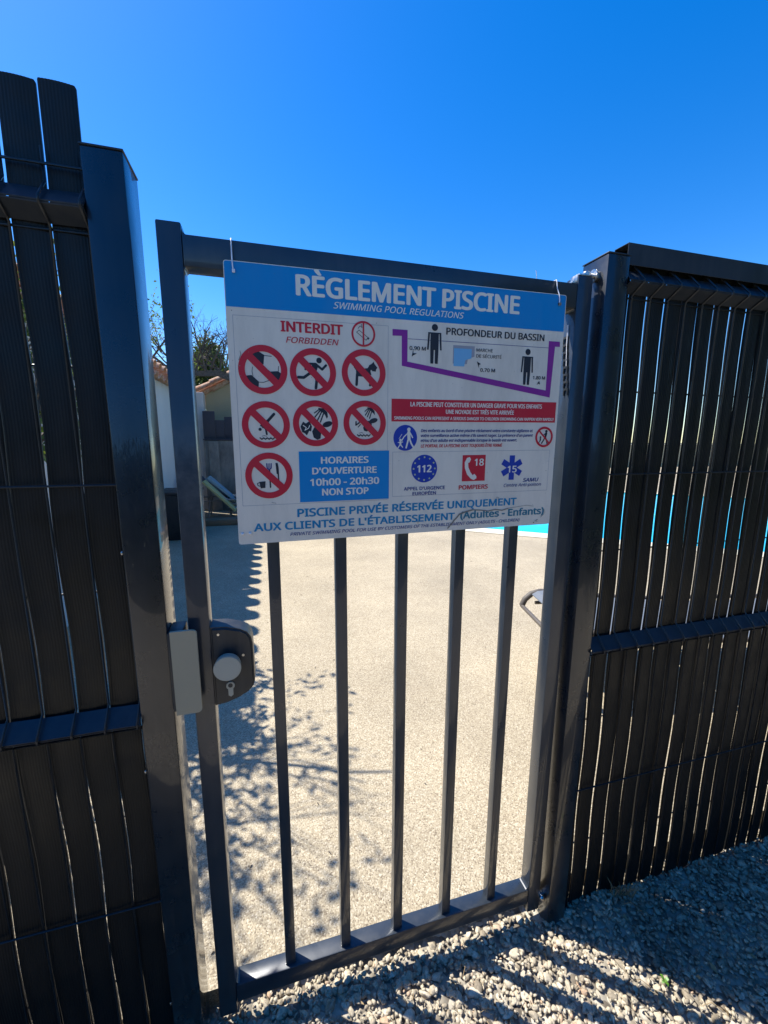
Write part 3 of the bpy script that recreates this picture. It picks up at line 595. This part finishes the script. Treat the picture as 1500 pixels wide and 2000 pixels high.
# blue mandatory disc with adult and child
bd = flat('mandatory_disc', [disc(343.9, 207.4, 26.4, 48, 27)], M['p_eu'], 2)
flat('pictogram', [disc(351.5, 225, 3.9, 14)] + stroke([(351.5, 219), (352, 206)], 7) + stroke([(351, 206), (348, 195), (346, 187)], 3.6) + stroke([(353, 206), (357, 196), (362, 188)], 3.6) + stroke([(349, 217), (341, 210), (336, 202)], 2.2) + stroke([(355, 217), (360, 208)], 2.6) + stroke([(336, 215), (330, 206)], 1.1) + [disc(333, 203, 2.7, 12)] + stroke([(333, 199), (333, 193)], 4.2) + stroke([(332, 193), (328, 187)], 2.2) + stroke([(334, 193), (338, 188)], 2.2) + stroke([(328, 198), (338, 199)], 1.8), M['p_white'], 3, bd)
rd = flat('prohibition_ring', ringq(684.5, 208.5, 18.6, 23.6), M['p_red'], 4); flat('slash', [[(684.5 + 22 * a, 208.5 + 22 * b) for a, b in ((-0.66, 0.54), (0.54, -0.66), (0.66, -0.54), (-0.54, 0.66))]], M['p_red'], 4.5, rd)
flat('pictogram', [disc(690, 221.5, 3.2, 12)] + stroke([(690, 217), (688, 208)], 5.5) + stroke([(687, 207), (683, 200), (679, 194)], 3) + stroke([(689, 207), (692, 200), (694, 193)], 3) + stroke([(687, 216), (681, 211)], 2.2) + [disc(675, 208, 2.3, 10)] + stroke([(675, 205), (675, 201)], 3.6) + stroke([(675, 201), (672, 196)], 1.8), M['p_black'], 2, rd)
# emergency numbers
ed = flat('emergency_disc', [disc(388.2, 141.6, 30, 48)], M['p_eu'], 2)
stars = []
for k in range(12):
    a = math.pi / 2 - 2 * math.pi * k / 12; cx, cz = 388.2 + 24.6 * math.cos(a), 141.6 + 24.6 * math.sin(a)
    stars.append([(cx + (2.9 if j % 2 == 0 else 1.2) * math.sin(j * math.pi / 5), cz + (2.9 if j % 2 == 0 else 1.2) * math.cos(j * math.pi / 5)) for j in range(10)])
flat('star_ring', stars, M['p_star'], 3, ed); text('112', 371.5, 405.5, 133.8, 15.6, M['p_white'], .02, 0, 3, ed)
text("APPEL D'URGENCE", 342, 438, 95.2, 7.4, M['p_navy'], .014); text('EUROPÉEN', 362, 417, 83.6 + .6, 7.2, M['p_navy'], .014)
tb = flat('telephone_panel', [rect(478.5, 535.5, 111, 169.3)], M['p_red'], 2)
hs_ = [(489, 163), (496, 165), (499, 160), (496, 153), (492.5, 152), (493.5, 142), (499, 131), (505, 124), (508.5, 127.5), (514, 122), (514.5, 117), (508, 113.5), (501, 116), (491, 126), (485, 140), (484, 153)]
cen = (492, 135)
flat('handset', [[hs_[0], hs_[1], hs_[2], hs_[3], hs_[4], hs_[15]], [hs_[4], hs_[5], hs_[14], hs_[15]], [hs_[5], hs_[6], hs_[13], hs_[14]], [hs_[6], hs_[7], hs_[12], hs_[13]], [hs_[7], hs_[8], hs_[9], hs_[10], hs_[11], hs_[12]]], M['p_white'], 3, tb)
text('18', 508, 531.5, 145.5, 15.5, M['p_white'], .012, 0, 3, tb); text('POMPIERS', 471.5, 544.4, 92.6, 9.8, M['p_red'], .022)
arms = []
for k in range(3):
    a = math.radians(90 + 60 * k); d = Vector((math.cos(a), math.sin(a))); n = Vector((-d.y, d.x)); c = Vector((603.9, 139))
    arms.append([tuple(c + d * 28 + n * 6.8), tuple(c - d * 28 + n * 6.8), tuple(c - d * 28 - n * 6.8), tuple(c + d * 28 - n * 6.8)])
for i, a in enumerate(arms):
    if i == 0: sl = flat('medical_star', [a], M['p_eu'], 2)
    else: flat('star_arm', [a], M['p_eu'], 2 + 0.4 * i, sl)
text('15', 592.6, 617, 128, 15.5, M['p_white'], .014, 0, 4, sl); text('SAMU', 635, 677.7, 105.2, 8.8, M['p_navy'], .014, .2); text('Centre Anti-poison', 585.4, 685.6, 94.6, 7.6, M['p_navy'], .006, .2)
# wear: torn film and smears near the lower right corner, chips
wear = stroke([(455, 13), (462, 22), (470, 30), (476, 37), (490, 41), (508, 45)], 3.2) + stroke([(508, 45), (530, 43), (548, 40), (566, 43), (584, 40), (600, 44)], 2.2) + stroke([(600, 44), (628, 47), (650, 49), (668, 46)], 0.9) + stroke([(452, 10), (448, 6)], 3) + stroke([(566, 66), (569, 72), (574, 70), (572, 64)], 0.9) + stroke([(690, 18), (698, 24), (702, 30), (698, 38)], 0.8) + stroke([(676, 9), (682, 13)], 1.6) + [disc(672, 6, 1.6, 8), disc(681, 8, 1.0, 8)]
wear += stroke([(18, 350), (22, 360), (21, 366)], 1.0) + [disc(19, 340, 1.1, 8), disc(20, 322, .8, 8), disc(10, 435, .9, 8), disc(280, 431, .8, 8), disc(696, 130, .9, 8), disc(330, 160, .7, 8)] + stroke([(66, 82), (74, 80)], .8) + stroke([(583, 250), (583, 262)], .5)
for _ in range(60):
    a, b = random.uniform(5, 712), random.uniform(4, 436); wear.append(disc(a, b, random.uniform(.25, .7), 6))
flat('grime_marks', wear, M['grime'], 6, kind='stuff')
for (x, z) in ((17, 501.5), (698, 499)): flat('eyelet_hole', [disc(x, z, 2.6, 14)], M['p_black'], 3)
bm = bmesh.new()
for x in (8, 22.4):
    q = SP(x, 21.8, 0.001); bmesh.ops.create_uvsphere(bm, u_segments=12, v_segments=8, radius=0.0030, matrix=Matrix.Translation(q))
obj('tie_knots', bm, M['white_plastic'], s, smooth=True)
bm = bmesh.new(); q = SP(375.5, 24.5, 0.001); bmesh.ops.create_uvsphere(bm, u_segments=12, v_segments=8, radius=0.0028, matrix=Matrix.Translation(q)); obj('fixing_screw', bm, M['steel'], s, smooth=True)
# ties
def tie(x, zhole, label, tail):
    t = thing('cable_tie', label, 'cable tie', (x, -0.013, zhole), 'white ties holding the rules sign')
    loop = [(x, -0.0128, zhole), (x - .001, -0.0140, zhole + 0.006), (x - .0015, -0.0125, zhole + .018), (x - .002, -0.004, 1.722), (x - .002, -0.0022, 1.734), (x - .002, 0.001, 1.7402), (x - .002, 0.02, 1.7408), (x - .002, 0.040, 1.7395), (x - .001, 0.0420, 1.71), (x, 0.0405, 1.684), (x, 0.02, 1.6825), (x, -0.002, 1.6835), (x, -0.0068, 1.689)]
    if zhole > 1.69: loop = loop[:10]
    tubes('tie_strap', [(loop, 0.0012)], M['white_plastic'], t, 6)
    bm = bmesh.new(); box_bm(bm, x - .0022, x + .0026, -.0165, -.0125, zhole - .004, zhole + .0015, .0006); obj('tie_head', bm, M['grime'] if tail else M['white_plastic'], t)
    if tail: tubes('tie_tail', [([(x - .045, 0.012, 1.738), (x - .0455, 0.013, 1.752), (x - .047, 0.014, 1.760)], 0.0008)], M['white_plastic'], t, 5)
tie(0.1065 + .017, 1.1818 + .5018, 'white cable tie at the upper left corner of the rules sign', False)
tie(0.1065 + .698, 1.1818 + .5056, 'white cable tie at the upper right corner of the rules sign', True)

# ------------------------------------------------------------------ pool house on the left
h1 = thing('pool_house', 'pale rendered building with a tiled eave standing left of the pool deck', 'building', (-1.6, 4.5, 0))
box('wall', -3.6, -1.32, 1.9, 7.75, -0.1, 2.20, M['white_wall'], h1, 0.0)
def tile_mesh(name, r=0.088, ln=0.44, th=0.012, n=9):
    vs, fs = [], []
    for e, (y, rr) in enumerate(((0, r), (ln, r * 0.82))):
        for q in (rr, rr - th):
            for k in range(n + 1):
                a = math.pi * k / n; vs.append((q * math.cos(a), y, q * math.sin(a) * 0.9))
    m_ = n + 1
    for k in range(n):
        fs += [(k, k + 1, 2 * m_ + k + 1, 2 * m_ + k), (m_ + k, 3 * m_ + k, 3 * m_ + k + 1, m_ + k + 1), (k, m_ + k, m_ + k + 1, k + 1), (2 * m_ + k, 2 * m_ + k + 1, 3 * m_ + k + 1, 3 * m_ + k)]
    fs += [(0, 2 * m_, 3 * m_, m_), (n, m_ + n, 3 * m_ + n, 2 * m_ + n)]
    me = pydata(name, vs, fs); me.materials.append(M['tile']); [setattr(p_, 'use_smooth', True) for p_ in me.polygons]; me.set_sharp_from_angle(angle=.7); return me
TM = tile_mesh('canal_tile')
def lay(parent, origin, along, up, cols, rows, pitch=0.275, step=0.36, jit=0.006):
    along = Vector(along).normalized(); up = Vector(up).normalized(); nrm = along.cross(up).normalized()
    if nrm.z < 0: nrm = -nrm
    xax = up.cross(nrm)
    for c in range(cols):
        for r in range(rows):
            for under in (0, 1):
                p_ = Vector(origin) + along * (c * pitch + (pitch / 2 if under else 0)) + up * (r * step - (0.05 if under else 0)) + nrm * ((0.0 if under else 0.052) + 0.012 * 1)
                o = link('roof_tile', TM, None, parent)
                zz = nrm if not under else -nrm; xx = up.cross(zz)
                rot = Matrix((xx, up, zz)).transposed().to_4x4() @ Matrix.Rotation(random.uniform(-.02, .02), 4, 'Z') @ Matrix.Rotation(-0.03, 4, 'X')
                o.matrix_world = Matrix.Translation(p_ + nrm * random.uniform(-jit, jit) + along * random.uniform(-jit, jit)) @ rot
                o.matrix_parent_inverse = Matrix.Translation(-parent.location); o.matrix_basis = Matrix.Translation(p_ + along * random.uniform(-jit, jit)) @ rot
sl_ = math.radians(17)
lay(h1, (-1.20, 1.95, 2.235), (0, 1, 0), (-math.cos(sl_), 0, math.sin(sl_)), 21, 5)
bm = bmesh.new(); prism_y(bm, [(-1.26, 2.205), (-1.26, 2.235), (-2.9, 2.235 + 1.64 * math.tan(sl_)), (-2.9, 2.205)], 1.92, 7.80); obj('roof_base', bm, M['tile'], h1)
sb = thing('storage_box', 'low black box standing against the pale wall behind the gate', 'box', (-1.0, 5.5, 0))
box('box_body', -1.30, -0.80, 5.22, 5.85, 0.0, 0.62, M['black'], sb, 0.01); box('box_lid', -1.31, -0.79, 5.21, 5.86, 0.622, 0.66, M['black'], sb, 0.008)
# pillar, concrete wall, boards, gable building behind
pr_ = thing('wall_pillar', 'narrow pale rendered pillar at the corner of the far building', 'pillar', (-1.15, 8.0, 0)); box('shaft', -1.42, -0.972, 7.86, 8.14, 0, 2.245, M['white_wall'], pr_, .01)
h2 = thing('garden_building', 'beige gabled outbuilding with a tiled verge behind the concrete wall', 'building', (0.8, 9.5, 0))
gx0, gx1, gz0, gsl = -0.97, 0.9, 2.235, 0.52
bm = bmesh.new(); prism_y(bm, [(gx0, 0), (2.9, 0), (2.9, gz0), (gx1, gz0 + gsl * (gx1 - gx0)), (gx0, gz0)], 8.15, 12.0); obj('wall', bm, M['beige_wall'], h2)
a_ = math.atan(gsl)
lay(h2, (gx0 - .16, 7.98, gz0 - .045), (0, 1, 0), (math.cos(a_), 0, math.sin(a_)), 6, 6, 0.26, 0.37)
lay(h2, (3.0, 7.98, gz0 - .05), (0, 1, 0), (-math.cos(.46), 0, math.sin(.46)), 6, 6, 0.26, 0.37)
cw = thing('concrete_wall', 'stained rough concrete wall with a shallow pier behind the loungers', 'wall', (0.4, 7.7, 0))
box('wall_body', -0.985, 2.9, 7.62, 7.85, 0, 1.345, M['concrete'], cw, .012); box('pier', -0.90, -0.72, 7.55, 7.618, 0, 1.335, M['concrete'], cw, .012); box('wall_cap', -0.99, 2.92, 7.60, 7.87, 1.347, 1.375, M['dark_board'], cw, .006)
bf = thing('board_screen', 'dark grey screen of uneven boards standing on the concrete wall', 'screen', (0, 7.75, 1.37))
xs_ = -0.985; hs2 = [1.89, 1.725, 1.79, 1.79, 1.76, 1.80, 1.77]
for i, hh in enumerate(hs2):
    w = 0.215 if i == 0 else 0.165 + .28 * (i > 1); box('board', xs_, xs_ + w - .004, 7.70, 7.735, 1.376, hh, M['dark_board'], bf, .003); xs_ += w
box('deck_kerb_terracotta'.replace('_terracotta', ''), -3.0, 3.2, 6.1, 6.42, 0.0, 0.10, M['terracotta_edge'], None, .02, kind='structure')
# far low wall beyond the pool
fw = thing('boundary_wall', 'long low cream wall beyond the far side of the pool', 'wall', (18, 16, 0))
box('wall_body', 4, 44, 17.0, 17.25, 0, 1.15, M['beige_wall'], fw, .02); box('wall_cap', 3.95, 44.05, 16.95, 17.3, 1.152, 1.20, M['coping'], fw, .01)

# ------------------------------------------------------------------ loungers
def lounger(x, y, z, ang, label, fab, fr, tilt=0.0, back=0.6, grp='sun loungers on the pool deck'):
    t = thing('sun_lounger', label, 'sun lounger', (0, 0, 0), grp)
    Lh, Wd, H = 1.85, 0.60, 0.34
    px = 0.62                                                   # pivot of the backrest from the head end
    hx, hz = px - px * math.cos(back), H + px * math.sin(back)
    rails = []
    for yy in (0, Wd):
        rails.append(([(Lh, yy, H - .03), (Lh - .03, yy, H), (px, yy, H)], .014)); rails.append(([(px, yy, H), (hx + .08, yy, hz - .012), (hx + .02, yy, hz - .004), (hx - .04, yy, hz - .018), (hx - .08, yy, hz - .055), (hx - .10, yy, hz - .10)], .020))
        rails.append(([(px, yy, H - .012), (hx - .01, yy, H - .02)], .012))
    rails.append(([(hx - .10, 0, hz - .10), (hx - .10, Wd, hz - .10)], .013)); rails.append(([(Lh, 0, H - .03), (Lh, Wd, H - .03)], .013))
    tubes('frame', rails, fr, t, 8)
    for lx in (0.35, 1.55):
        for yy in (0.02, Wd - .02): tubes('leg', [([(lx, yy, H), (lx - .04 * (1 if lx < 1 else -1), yy, 0.002)], .013)], fr, t, 8)
    def sl(name, pts):
        vs, fs = [], []
        for p_ in pts: vs += [(p_[0], 0.022, p_[1]), (p_[0], Wd - .022, p_[1]), (p_[0], 0.022, p_[1] - .006), (p_[0], Wd - .022, p_[1] - .006)]
        for i in range(len(pts) - 1):
            a = 4 * i; b = a + 4; fs += [(a, a + 1, b + 1, b), (a + 2, b + 2, b + 3, a + 3), (a, b, b + 2, a + 2), (a + 1, a + 3, b + 3, b + 1)]
        fs += [(0, 2, 3, 1), (4 * len(pts) - 4, 4 * len(pts) - 3, 4 * len(pts) - 1, 4 * len(pts) - 2)]
        link(name, pydata(name, vs, fs), fab, t)
    sl('seat_sling', [(Lh - .02, H + .004), (1.3, H - .02), (0.9, H - .015), (px + .01, H + .006)])
    sl('back_sling', [(px - .01, H + .012), ((px + hx) / 2, (H + hz) / 2 - .012), (hx + .10, hz - .006), (hx + .03, hz + .012), (hx - .01, hz + .008), (hx - .045, hz - .012)])
    t.location = (x, y, z); t.rotation_euler = (0, 0, ang)
    for c in t.children: c.matrix_parent_inverse = Matrix.Identity(4)
    return t
lounger(1.729, 0.795, 0, -0.21, 'grey sling sun lounger whose rounded head end shows beside the gate hinge stile', M['grey_fabric'], M['brown_metal'], back=0.10)
lounger(-1.15, 6.5, 0.02, 0.05, 'dark sun lounger with raised back standing before the concrete wall', M['navy_fabric'], M['alu'], back=0.62)
# pale plastic lounger, slatted
pl2 = thing('plastic_lounger', 'faded yellow and pale blue slatted plastic lounger leaning among the stored loungers', 'sun lounger', (-0.7, 6.6, 0))
def slope_box(name, x0, z0, x1, z1, y0, y1, th, m, parent):
    d = Vector((x1 - x0, z1 - z0)); n = Vector((-d.y, d.x)).normalized() * th; bm = bmesh.new()
    prism_y(bm, [(x0, z0), (x1, z1), (x1 + n.x, z1 + n.y), (x0 + n.x, z0 + n.y)], y0, y1); return obj(name, bm, m, parent)
slope_box('backrest', -0.88, 0.68, -0.40, 0.18, 6.32, 6.62, 0.03, M['yellow_plastic'], pl2)
slope_box('backrest_edge', -0.84, 0.72, -0.36, 0.25, 6.64, 6.92, 0.035, M['blue_plastic'], pl2)
for i in range(6):
    z_ = 0.17 + 0.05 * i; x_ = -0.55 + .03 * i; box('slat', x_, 0.9, 6.42 + .07 * i, 6.475 + .07 * i, z_, z_ + .018, M['blue_plastic'] if i % 2 else M['alu'], pl2, .004)
for i in range(4): box('leg', -0.5 + .4 * i, -0.46 + .4 * i, 6.5, 6.54, 0.1, .3, M['alu'], pl2, .003)

# ------------------------------------------------------------------ trees
def leaf_cloud(name, pts, size, m, parent, tone=None, kind='stuff', seed=1, asp=0.5, up=0.3):
    r = np.random.default_rng(seed); n = len(pts); P_ = np.array(pts); sz = size * r.uniform(.6, 1.35, n)
    d = r.normal(size=(n, 3)); d[:, 2] -= up; d /= np.linalg.norm(d, axis=1)[:, None]
    q = r.normal(size=(n, 3)); w = np.cross(d, q); w /= np.linalg.norm(w, axis=1)[:, None]; nn = np.cross(d, w)
    a = P_; b = P_ + d * (sz * .5)[:, None] + w * (sz * asp * .5)[:, None] + nn * (sz * .06)[:, None]; c = P_ + d * sz[:, None] - nn * (sz * .08)[:, None]; e = P_ + d * (sz * .5)[:, None] - w * (sz * asp * .5)[:, None] + nn * (sz * .06)[:, None]
    V = np.stack([a, b, c, e], 1).reshape(-1, 3); F = np.arange(4 * n).reshape(-1, 4)
    me = bpy.data.meshes.new(name); me.vertices.add(4 * n); me.vertices.foreach_set('co', V.astype(np.float32).ravel()); me.loops.add(4 * n); me.loops.foreach_set('vertex_index', F.astype(np.int32).ravel())
    me.polygons.add(n); me.polygons.foreach_set('loop_start', np.arange(0, 4 * n, 4, dtype=np.int32)); me.update(calc_edges=True)
    t = np.repeat(r.uniform(0, 1, n) if tone is None else np.clip(tone + r.normal(0, .12, n), 0, 1), 4); at = me.attributes.new('tone', 'FLOAT', 'POINT'); at.data.foreach_set('value', t.astype(np.float32))
    return link(name, me, m, parent, kind=kind)
def grow(p, d, length, rad, depth, paths, tips, r, droop=0.0, spread=0.7, wig=0.25, keep=None):
    p = Vector(p); d = Vector(d).normalized(); n = 5; pts = [p.copy()]; rs = [rad]
    for i in range(n):
        d = (d + Vector((r.uniform(-1, 1), r.uniform(-1, 1), r.uniform(-1, 1))) * wig + Vector((0, 0, -droop))).normalized(); p = p + d * length / n
        pts.append(p.copy()); rs.append(rad * (1 - .55 * (i + 1) / n))
        if depth > 0 and i >= 1:
            for _ in range(r.choice((1, 1, 2))):
                dd = (d + Vector((r.uniform(-1, 1), r.uniform(-1, 1), r.uniform(-.6, 1))) * spread).normalized()
                grow(p, dd, length * r.uniform(.45, .72), rs[-1] * .6, depth - 1, paths, tips, r, droop, spread, wig, keep)
    if keep is None or all(keep(q) for q in pts): paths.append((pts, rs)); tips.extend(pts[1:])
# leafy shrub close behind the left fence: it throws the leaf shadows on the deck
K57 = 1 / math.tan(SUN_EL)
hid = lambda q: q.x < 0.169 - 0.2217 * (q.y + 0.851) - 0.01 and q.z < 1.39 + (q.y + .851) * .42
sh = thing('leafy_shrub', 'young yellow green leafy tree growing just behind the left fence panel', 'tree', (-1.0, 1.25, 0))
paths, tips = [], []; r = random.Random(5)
grow((-1.0, 1.25, 0), (0.05, 0, 1), 1.3, .035, 0, paths, [], r, wig=.08)
top = paths[0][0][-1]
for k in range(9): grow(top - Vector((0, 0, r.uniform(0, .5))), (r.uniform(-.9, .9), r.uniform(-1, 1), r.uniform(.5, 1.1)), r.uniform(.6, 1.0), .014, 2, paths, tips, r, wig=.22, keep=hid)
tubes('trunk', paths[:1], M['bark'], sh, 7); tubes('branches', paths[1:], M['bark'], sh, 5, kind='stuff')
lv = []
rn = np.random.default_rng(3)
def sun_up(gx, gy, h): return (gx - .79 * K57 * h, gy + .613 * K57 * h, h)
# clusters: where leaves stand so that their shade lies on the deck behind the gate
cl = []
for _ in range(125):
    gy = rn.uniform(0.1, 1.75); gx = -0.02 - abs(rn.normal(0, .22)) + (0.10 * math.exp(-((gy - 1.0) / .5) ** 2)); cl.append((gx, gy, rn.uniform(1.25, 2.45), .05, 16))
for gx, gy in ((0.08, 1.42), (.16, 1.36), (.24, 1.33), (.32, 1.32), (.40, 1.34), (.47, 1.40), (.12, 1.22), (.2, 1.16), (.28, 1.05), (.33, .98), (.25, .86), (.36, .84), (.42, .80), (.30, .70), (.16, .95), (.1, .8), (.15, .62), (.1, .48), (.06, .36), (.16, .40), (.42, .50), (.40, .34), (.46, .30), (.52, .27), (.36, .24), (.30, .12), (.27, .2), (.47, 1.08), (.20, .22), (.12, .15), (.58, 1.22), (.05, 1.05), (.08, .9), (.04, .6), (.1, 1.1), (.48, .78)):
    cl.append((gx, gy, rn.uniform(2.0, 2.35), .028, 8))
for gx, gy, h, sp, n_ in cl:
    c = np.array(sun_up(gx, gy, h))
    for _ in range(n_):
        q = c + rn.normal(0, sp, 3); 
        if hid(Vector(q)): lv.append(q)
for tq in tips[::3]:
    if tq[0] - 0 + .79 * K57 * tq[2] > .12: continue
    for _ in range(2):
        q = np.array(tq) + rn.normal(0, .03, 3)
        if hid(Vector(q)): lv.append(q)
leaf_cloud('crown', lv, .056, M['leaf'], sh, seed=4, asp=.42)
# bare tree with budding twigs behind the deck
bt = thing('bare_tree', 'bare branching tree with one heavy limb reaching over the far roof', 'tree', (0.25, 7.35, 0))
paths, tips = [], []; r = random.Random(21)
tubes('trunk', [([(0.25, 7.35, -.05), (0.22, 7.3, .9), (0.12, 7.32, 1.7), (0.0, 7.35, 2.35)], [.13, .11, .10, .09])], M['bark'], bt, 10)
limb = [(0.0, 7.35, 2.35), (-0.25, 7.3, 2.42), (-0.45, 7.25, 2.46), (-0.62, 7.25, 2.52), (-0.85, 7.25, 2.50), (-1.15, 7.2, 2.49), (-1.5, 7.2, 2.60), (-1.9, 7.15, 2.8)]
paths.append((limb, [.095, .085, .075, .07, .062, .05, .04, .025])); paths.append(([(-.45, 7.25, 2.44), (-.36, 7.2, 2.34), (-.30, 7.2, 2.25), (-.2, 7.2, 2.2)], [.03, .025, .02, .01]))
for k in range(17):
    f = r.uniform(.3, 1) * (len(limb) - 1); i = int(min(f, len(limb) - 2)); p_ = Vector(limb[i]).lerp(Vector(limb[i + 1]), f - i)
    grow(p_, (r.uniform(-.9, .5), r.uniform(-.3, .3), r.uniform(.3, 1.1)), r.uniform(.45, 1.0), r.uniform(.014, .024), 2, paths, tips, r, wig=.30, spread=.9)
for k in range(6): grow((0.0, 7.35, 2.3), (r.uniform(-.6, .9), r.uniform(-.3, .3), 1), .9, .03, 1, paths, tips, r, wig=.25)
paths = [(a, b) for a, b in paths if all(q[2] < 3.55 and q[0] < .9 for q in a)]
tubes('branches', paths, M['bark'], bt, 4, kind='stuff')
bud = [np.array(t_) + rn.normal(0, .02, 3) for t_ in tips if t_[0] < -1.0 and rn.random() < .45]
leaf_cloud('crown', bud, .065, M['leaf'], bt, seed=9)
# evergreens
def clumpy(name, label, cx, cy, base, h, rad, n, m, seed, cat='tree', size=.13):
    t = thing(name, label, cat, (cx, cy, 0)); rr = np.random.default_rng(seed)
    tubes('trunk', [([(cx, cy, -.1), (cx, cy, base + h * .5)], [rad * .09, rad * .05])], M['bark'], t, 8)
    pts, tone = [], []
    for _ in range(n // 60):
        a = rr.uniform(0, 6.28); f = rr.random() ** .8; z = base + h * f; rl = rad * (1 - f) ** .55 * rr.uniform(.55, 1.05); c = np.array([cx + rl * math.cos(a), cy + rl * math.sin(a), z]); tn = rr.uniform(.0, .9)
        q = c + rr.normal(0, 1, (60, 3)) * np.array([.13, .13, .20]) * rad * .9; pts.append(q); tone.append(np.full(60, tn))
    leaf_cloud('crown', np.concatenate(pts), size, m, t, tone=np.concatenate(tone), seed=seed, asp=.35, up=-.6)
clumpy('evergreen_tree', 'dense dark green evergreen rising behind the tiled verge', -1.55, 14.0, .8, 3.45, 1.15, 16000, M['conifer'], 31)
clumpy('evergreen_tree', 'smaller evergreen further left, mostly hidden behind the gate stile', -3.7, 15.0, .6, 3.0, 1.0, 9000, M['conifer'], 32)
clumpy('garden_tree', 'broad green tree seen in slivers through the left fence gaps', -5.5, 6.5, .6, 3.0, 1.8, 16000, M['leaf'], 33, size=.15)

hv = thing('added_hedge', 'clipped dark foliage row added out of view to darken bounce and reflections', 'added_hedge', (1, -4.2, 0)); rr = np.random.default_rng(77)  # unseen foliage row added behind the camera to cut bounced light
hp_ = np.stack([rr.uniform(-7, 10, 26000), -4.2 + .45 * np.sign(rr.normal(size=26000)) * rr.random(26000) ** .3, rr.uniform(-.25, 2.1, 26000)], 1); leaf_cloud('crown', hp_, .16, M['added_hedge'], hv, seed=78, asp=.5)
box('added_hedge_core', -7, 10, -4.45, -3.95, -.29, 1.9, M['bark'], hv, 0)
clumpy('garden_tree', 'large green tree added out of view to block sky light from the right', 4.6, -2.6, .5, 4.2, 2.1, 22000, M['added_hedge'], 35, size=.17)  # unseen tree added beyond the frame to lower the sky fill
# ------------------------------------------------------------------ small growth in the gravel
def sprout(x, y, label, n=4, sz=.008):
    t = thing('weed_sprout', label, 'weed', (x, y, gz(x, y)), 'green sprouts in the gravel'); rr = random.Random(int(x * 100))
    z0 = gz(x, y)
    for i in range(n):
        a = 6.28 * i / n + rr.uniform(-.3, .3); d = Vector((math.cos(a), math.sin(a), 0)); w = Vector((-d.y, d.x, 0)); p_ = Vector((x, y, z0 + .013))
        ring_ = []
        for s_, wd, hh in ((0, .15, 0), (.35, .5, .006), (.7, .45, .009), (1.0, .05, .006)): ring_ += [p_ + d * sz * 1.7 * s_ - w * sz * wd + Vector((0, 0, hh)), p_ + d * sz * 1.7 * s_ + w * sz * wd + Vector((0, 0, hh))]
        me = pydata('leaf', ring_, [(0, 1, 3, 2), (2, 3, 5, 4), (4, 5, 7, 6)]); at = me.attributes.new('tone', 'FLOAT', 'POINT'); at.data.foreach_set('value', [rr.random()] * 8); link('leaf', me, M['weed'], t)
sprout(1.127, -0.225, 'tiny green sprout in the gravel at the edge of the sunlit strip'); sprout(1.225, -0.345, 'tiny green sprout in the gravel nearest the bottom edge of the picture', 3, .007)
dg = thing('dry_grass_tuft', 'dry straw coloured grass tuft at the foot of the right fence', 'dry grass', (1.19, -.02, -.04))
rr = random.Random(4); gp = []
for i in range(34):
    x, y = 1.19 + rr.gauss(0, .022), -.022 + rr.gauss(0, .009); z_ = gz(x, y); l = rr.uniform(.03, .085); dx, dy = rr.gauss(0, .35), rr.gauss(-.15, .3)
    gp.append(([(x, y, z_), (x + dx * l * .4, y + dy * l * .4, z_ + l * .6), (x + dx * l, y + dy * l, z_ + l * .85)], [.0011, .0009, .0003]))
tubes('blades', gp, M['straw'], dg, 4, kind='stuff')
db = []
for i in range(70):
    x, y = rr.uniform(-.1, 2.6), .12 + 3.5 * rr.random() ** 1.5; a = rr.uniform(0, 6.28); l = rr.uniform(.004, .016)
    db.append(([(x, y, .0025), (x + math.cos(a) * l * .5, y + math.sin(a) * l * .5, .004), (x + math.cos(a) * l, y + math.sin(a) * l, .002)], [.0012, .0022, .0010]))
tubes('deck_litter', db, M['bark'], None, 4, kind='stuff', label='tiny dark crumbs of bark and leaf scattered over the pale pool deck', category='litter')
tw = []
for i in range(46):
    x, y = rr.uniform(.1, 1.9), rr.uniform(-.45, -.03); z_ = gz(x, y) + .012; a = rr.uniform(0, 6.28); l = rr.uniform(.015, .06)
    tw.append(([(x, y, z_), (x + math.cos(a) * l * .5, y + math.sin(a) * l * .5, z_ + .004), (x + math.cos(a + .4) * l, y + math.sin(a + .4) * l, z_ + .002)], [.0008, .0009, .0005]))
lt = [];
for i in range(60): lx, ly = rr.uniform(.2, 2.2), rr.uniform(-.5, -.02); lt.append((lx, ly, gz(lx, ly) + .012))
dl = leaf_cloud('dry_leaves', lt, .022, M['straw'], None, seed=90, asp=.45, up=0.0); dl['label'] = 'small dry brown leaves caught between the gravel stones'; dl['category'] = 'litter'
tubes('twig_litter', tw, M['straw'], None, 4, kind='stuff', label='scattered dry stalks and bits of straw lying on the gravel', category='litter')
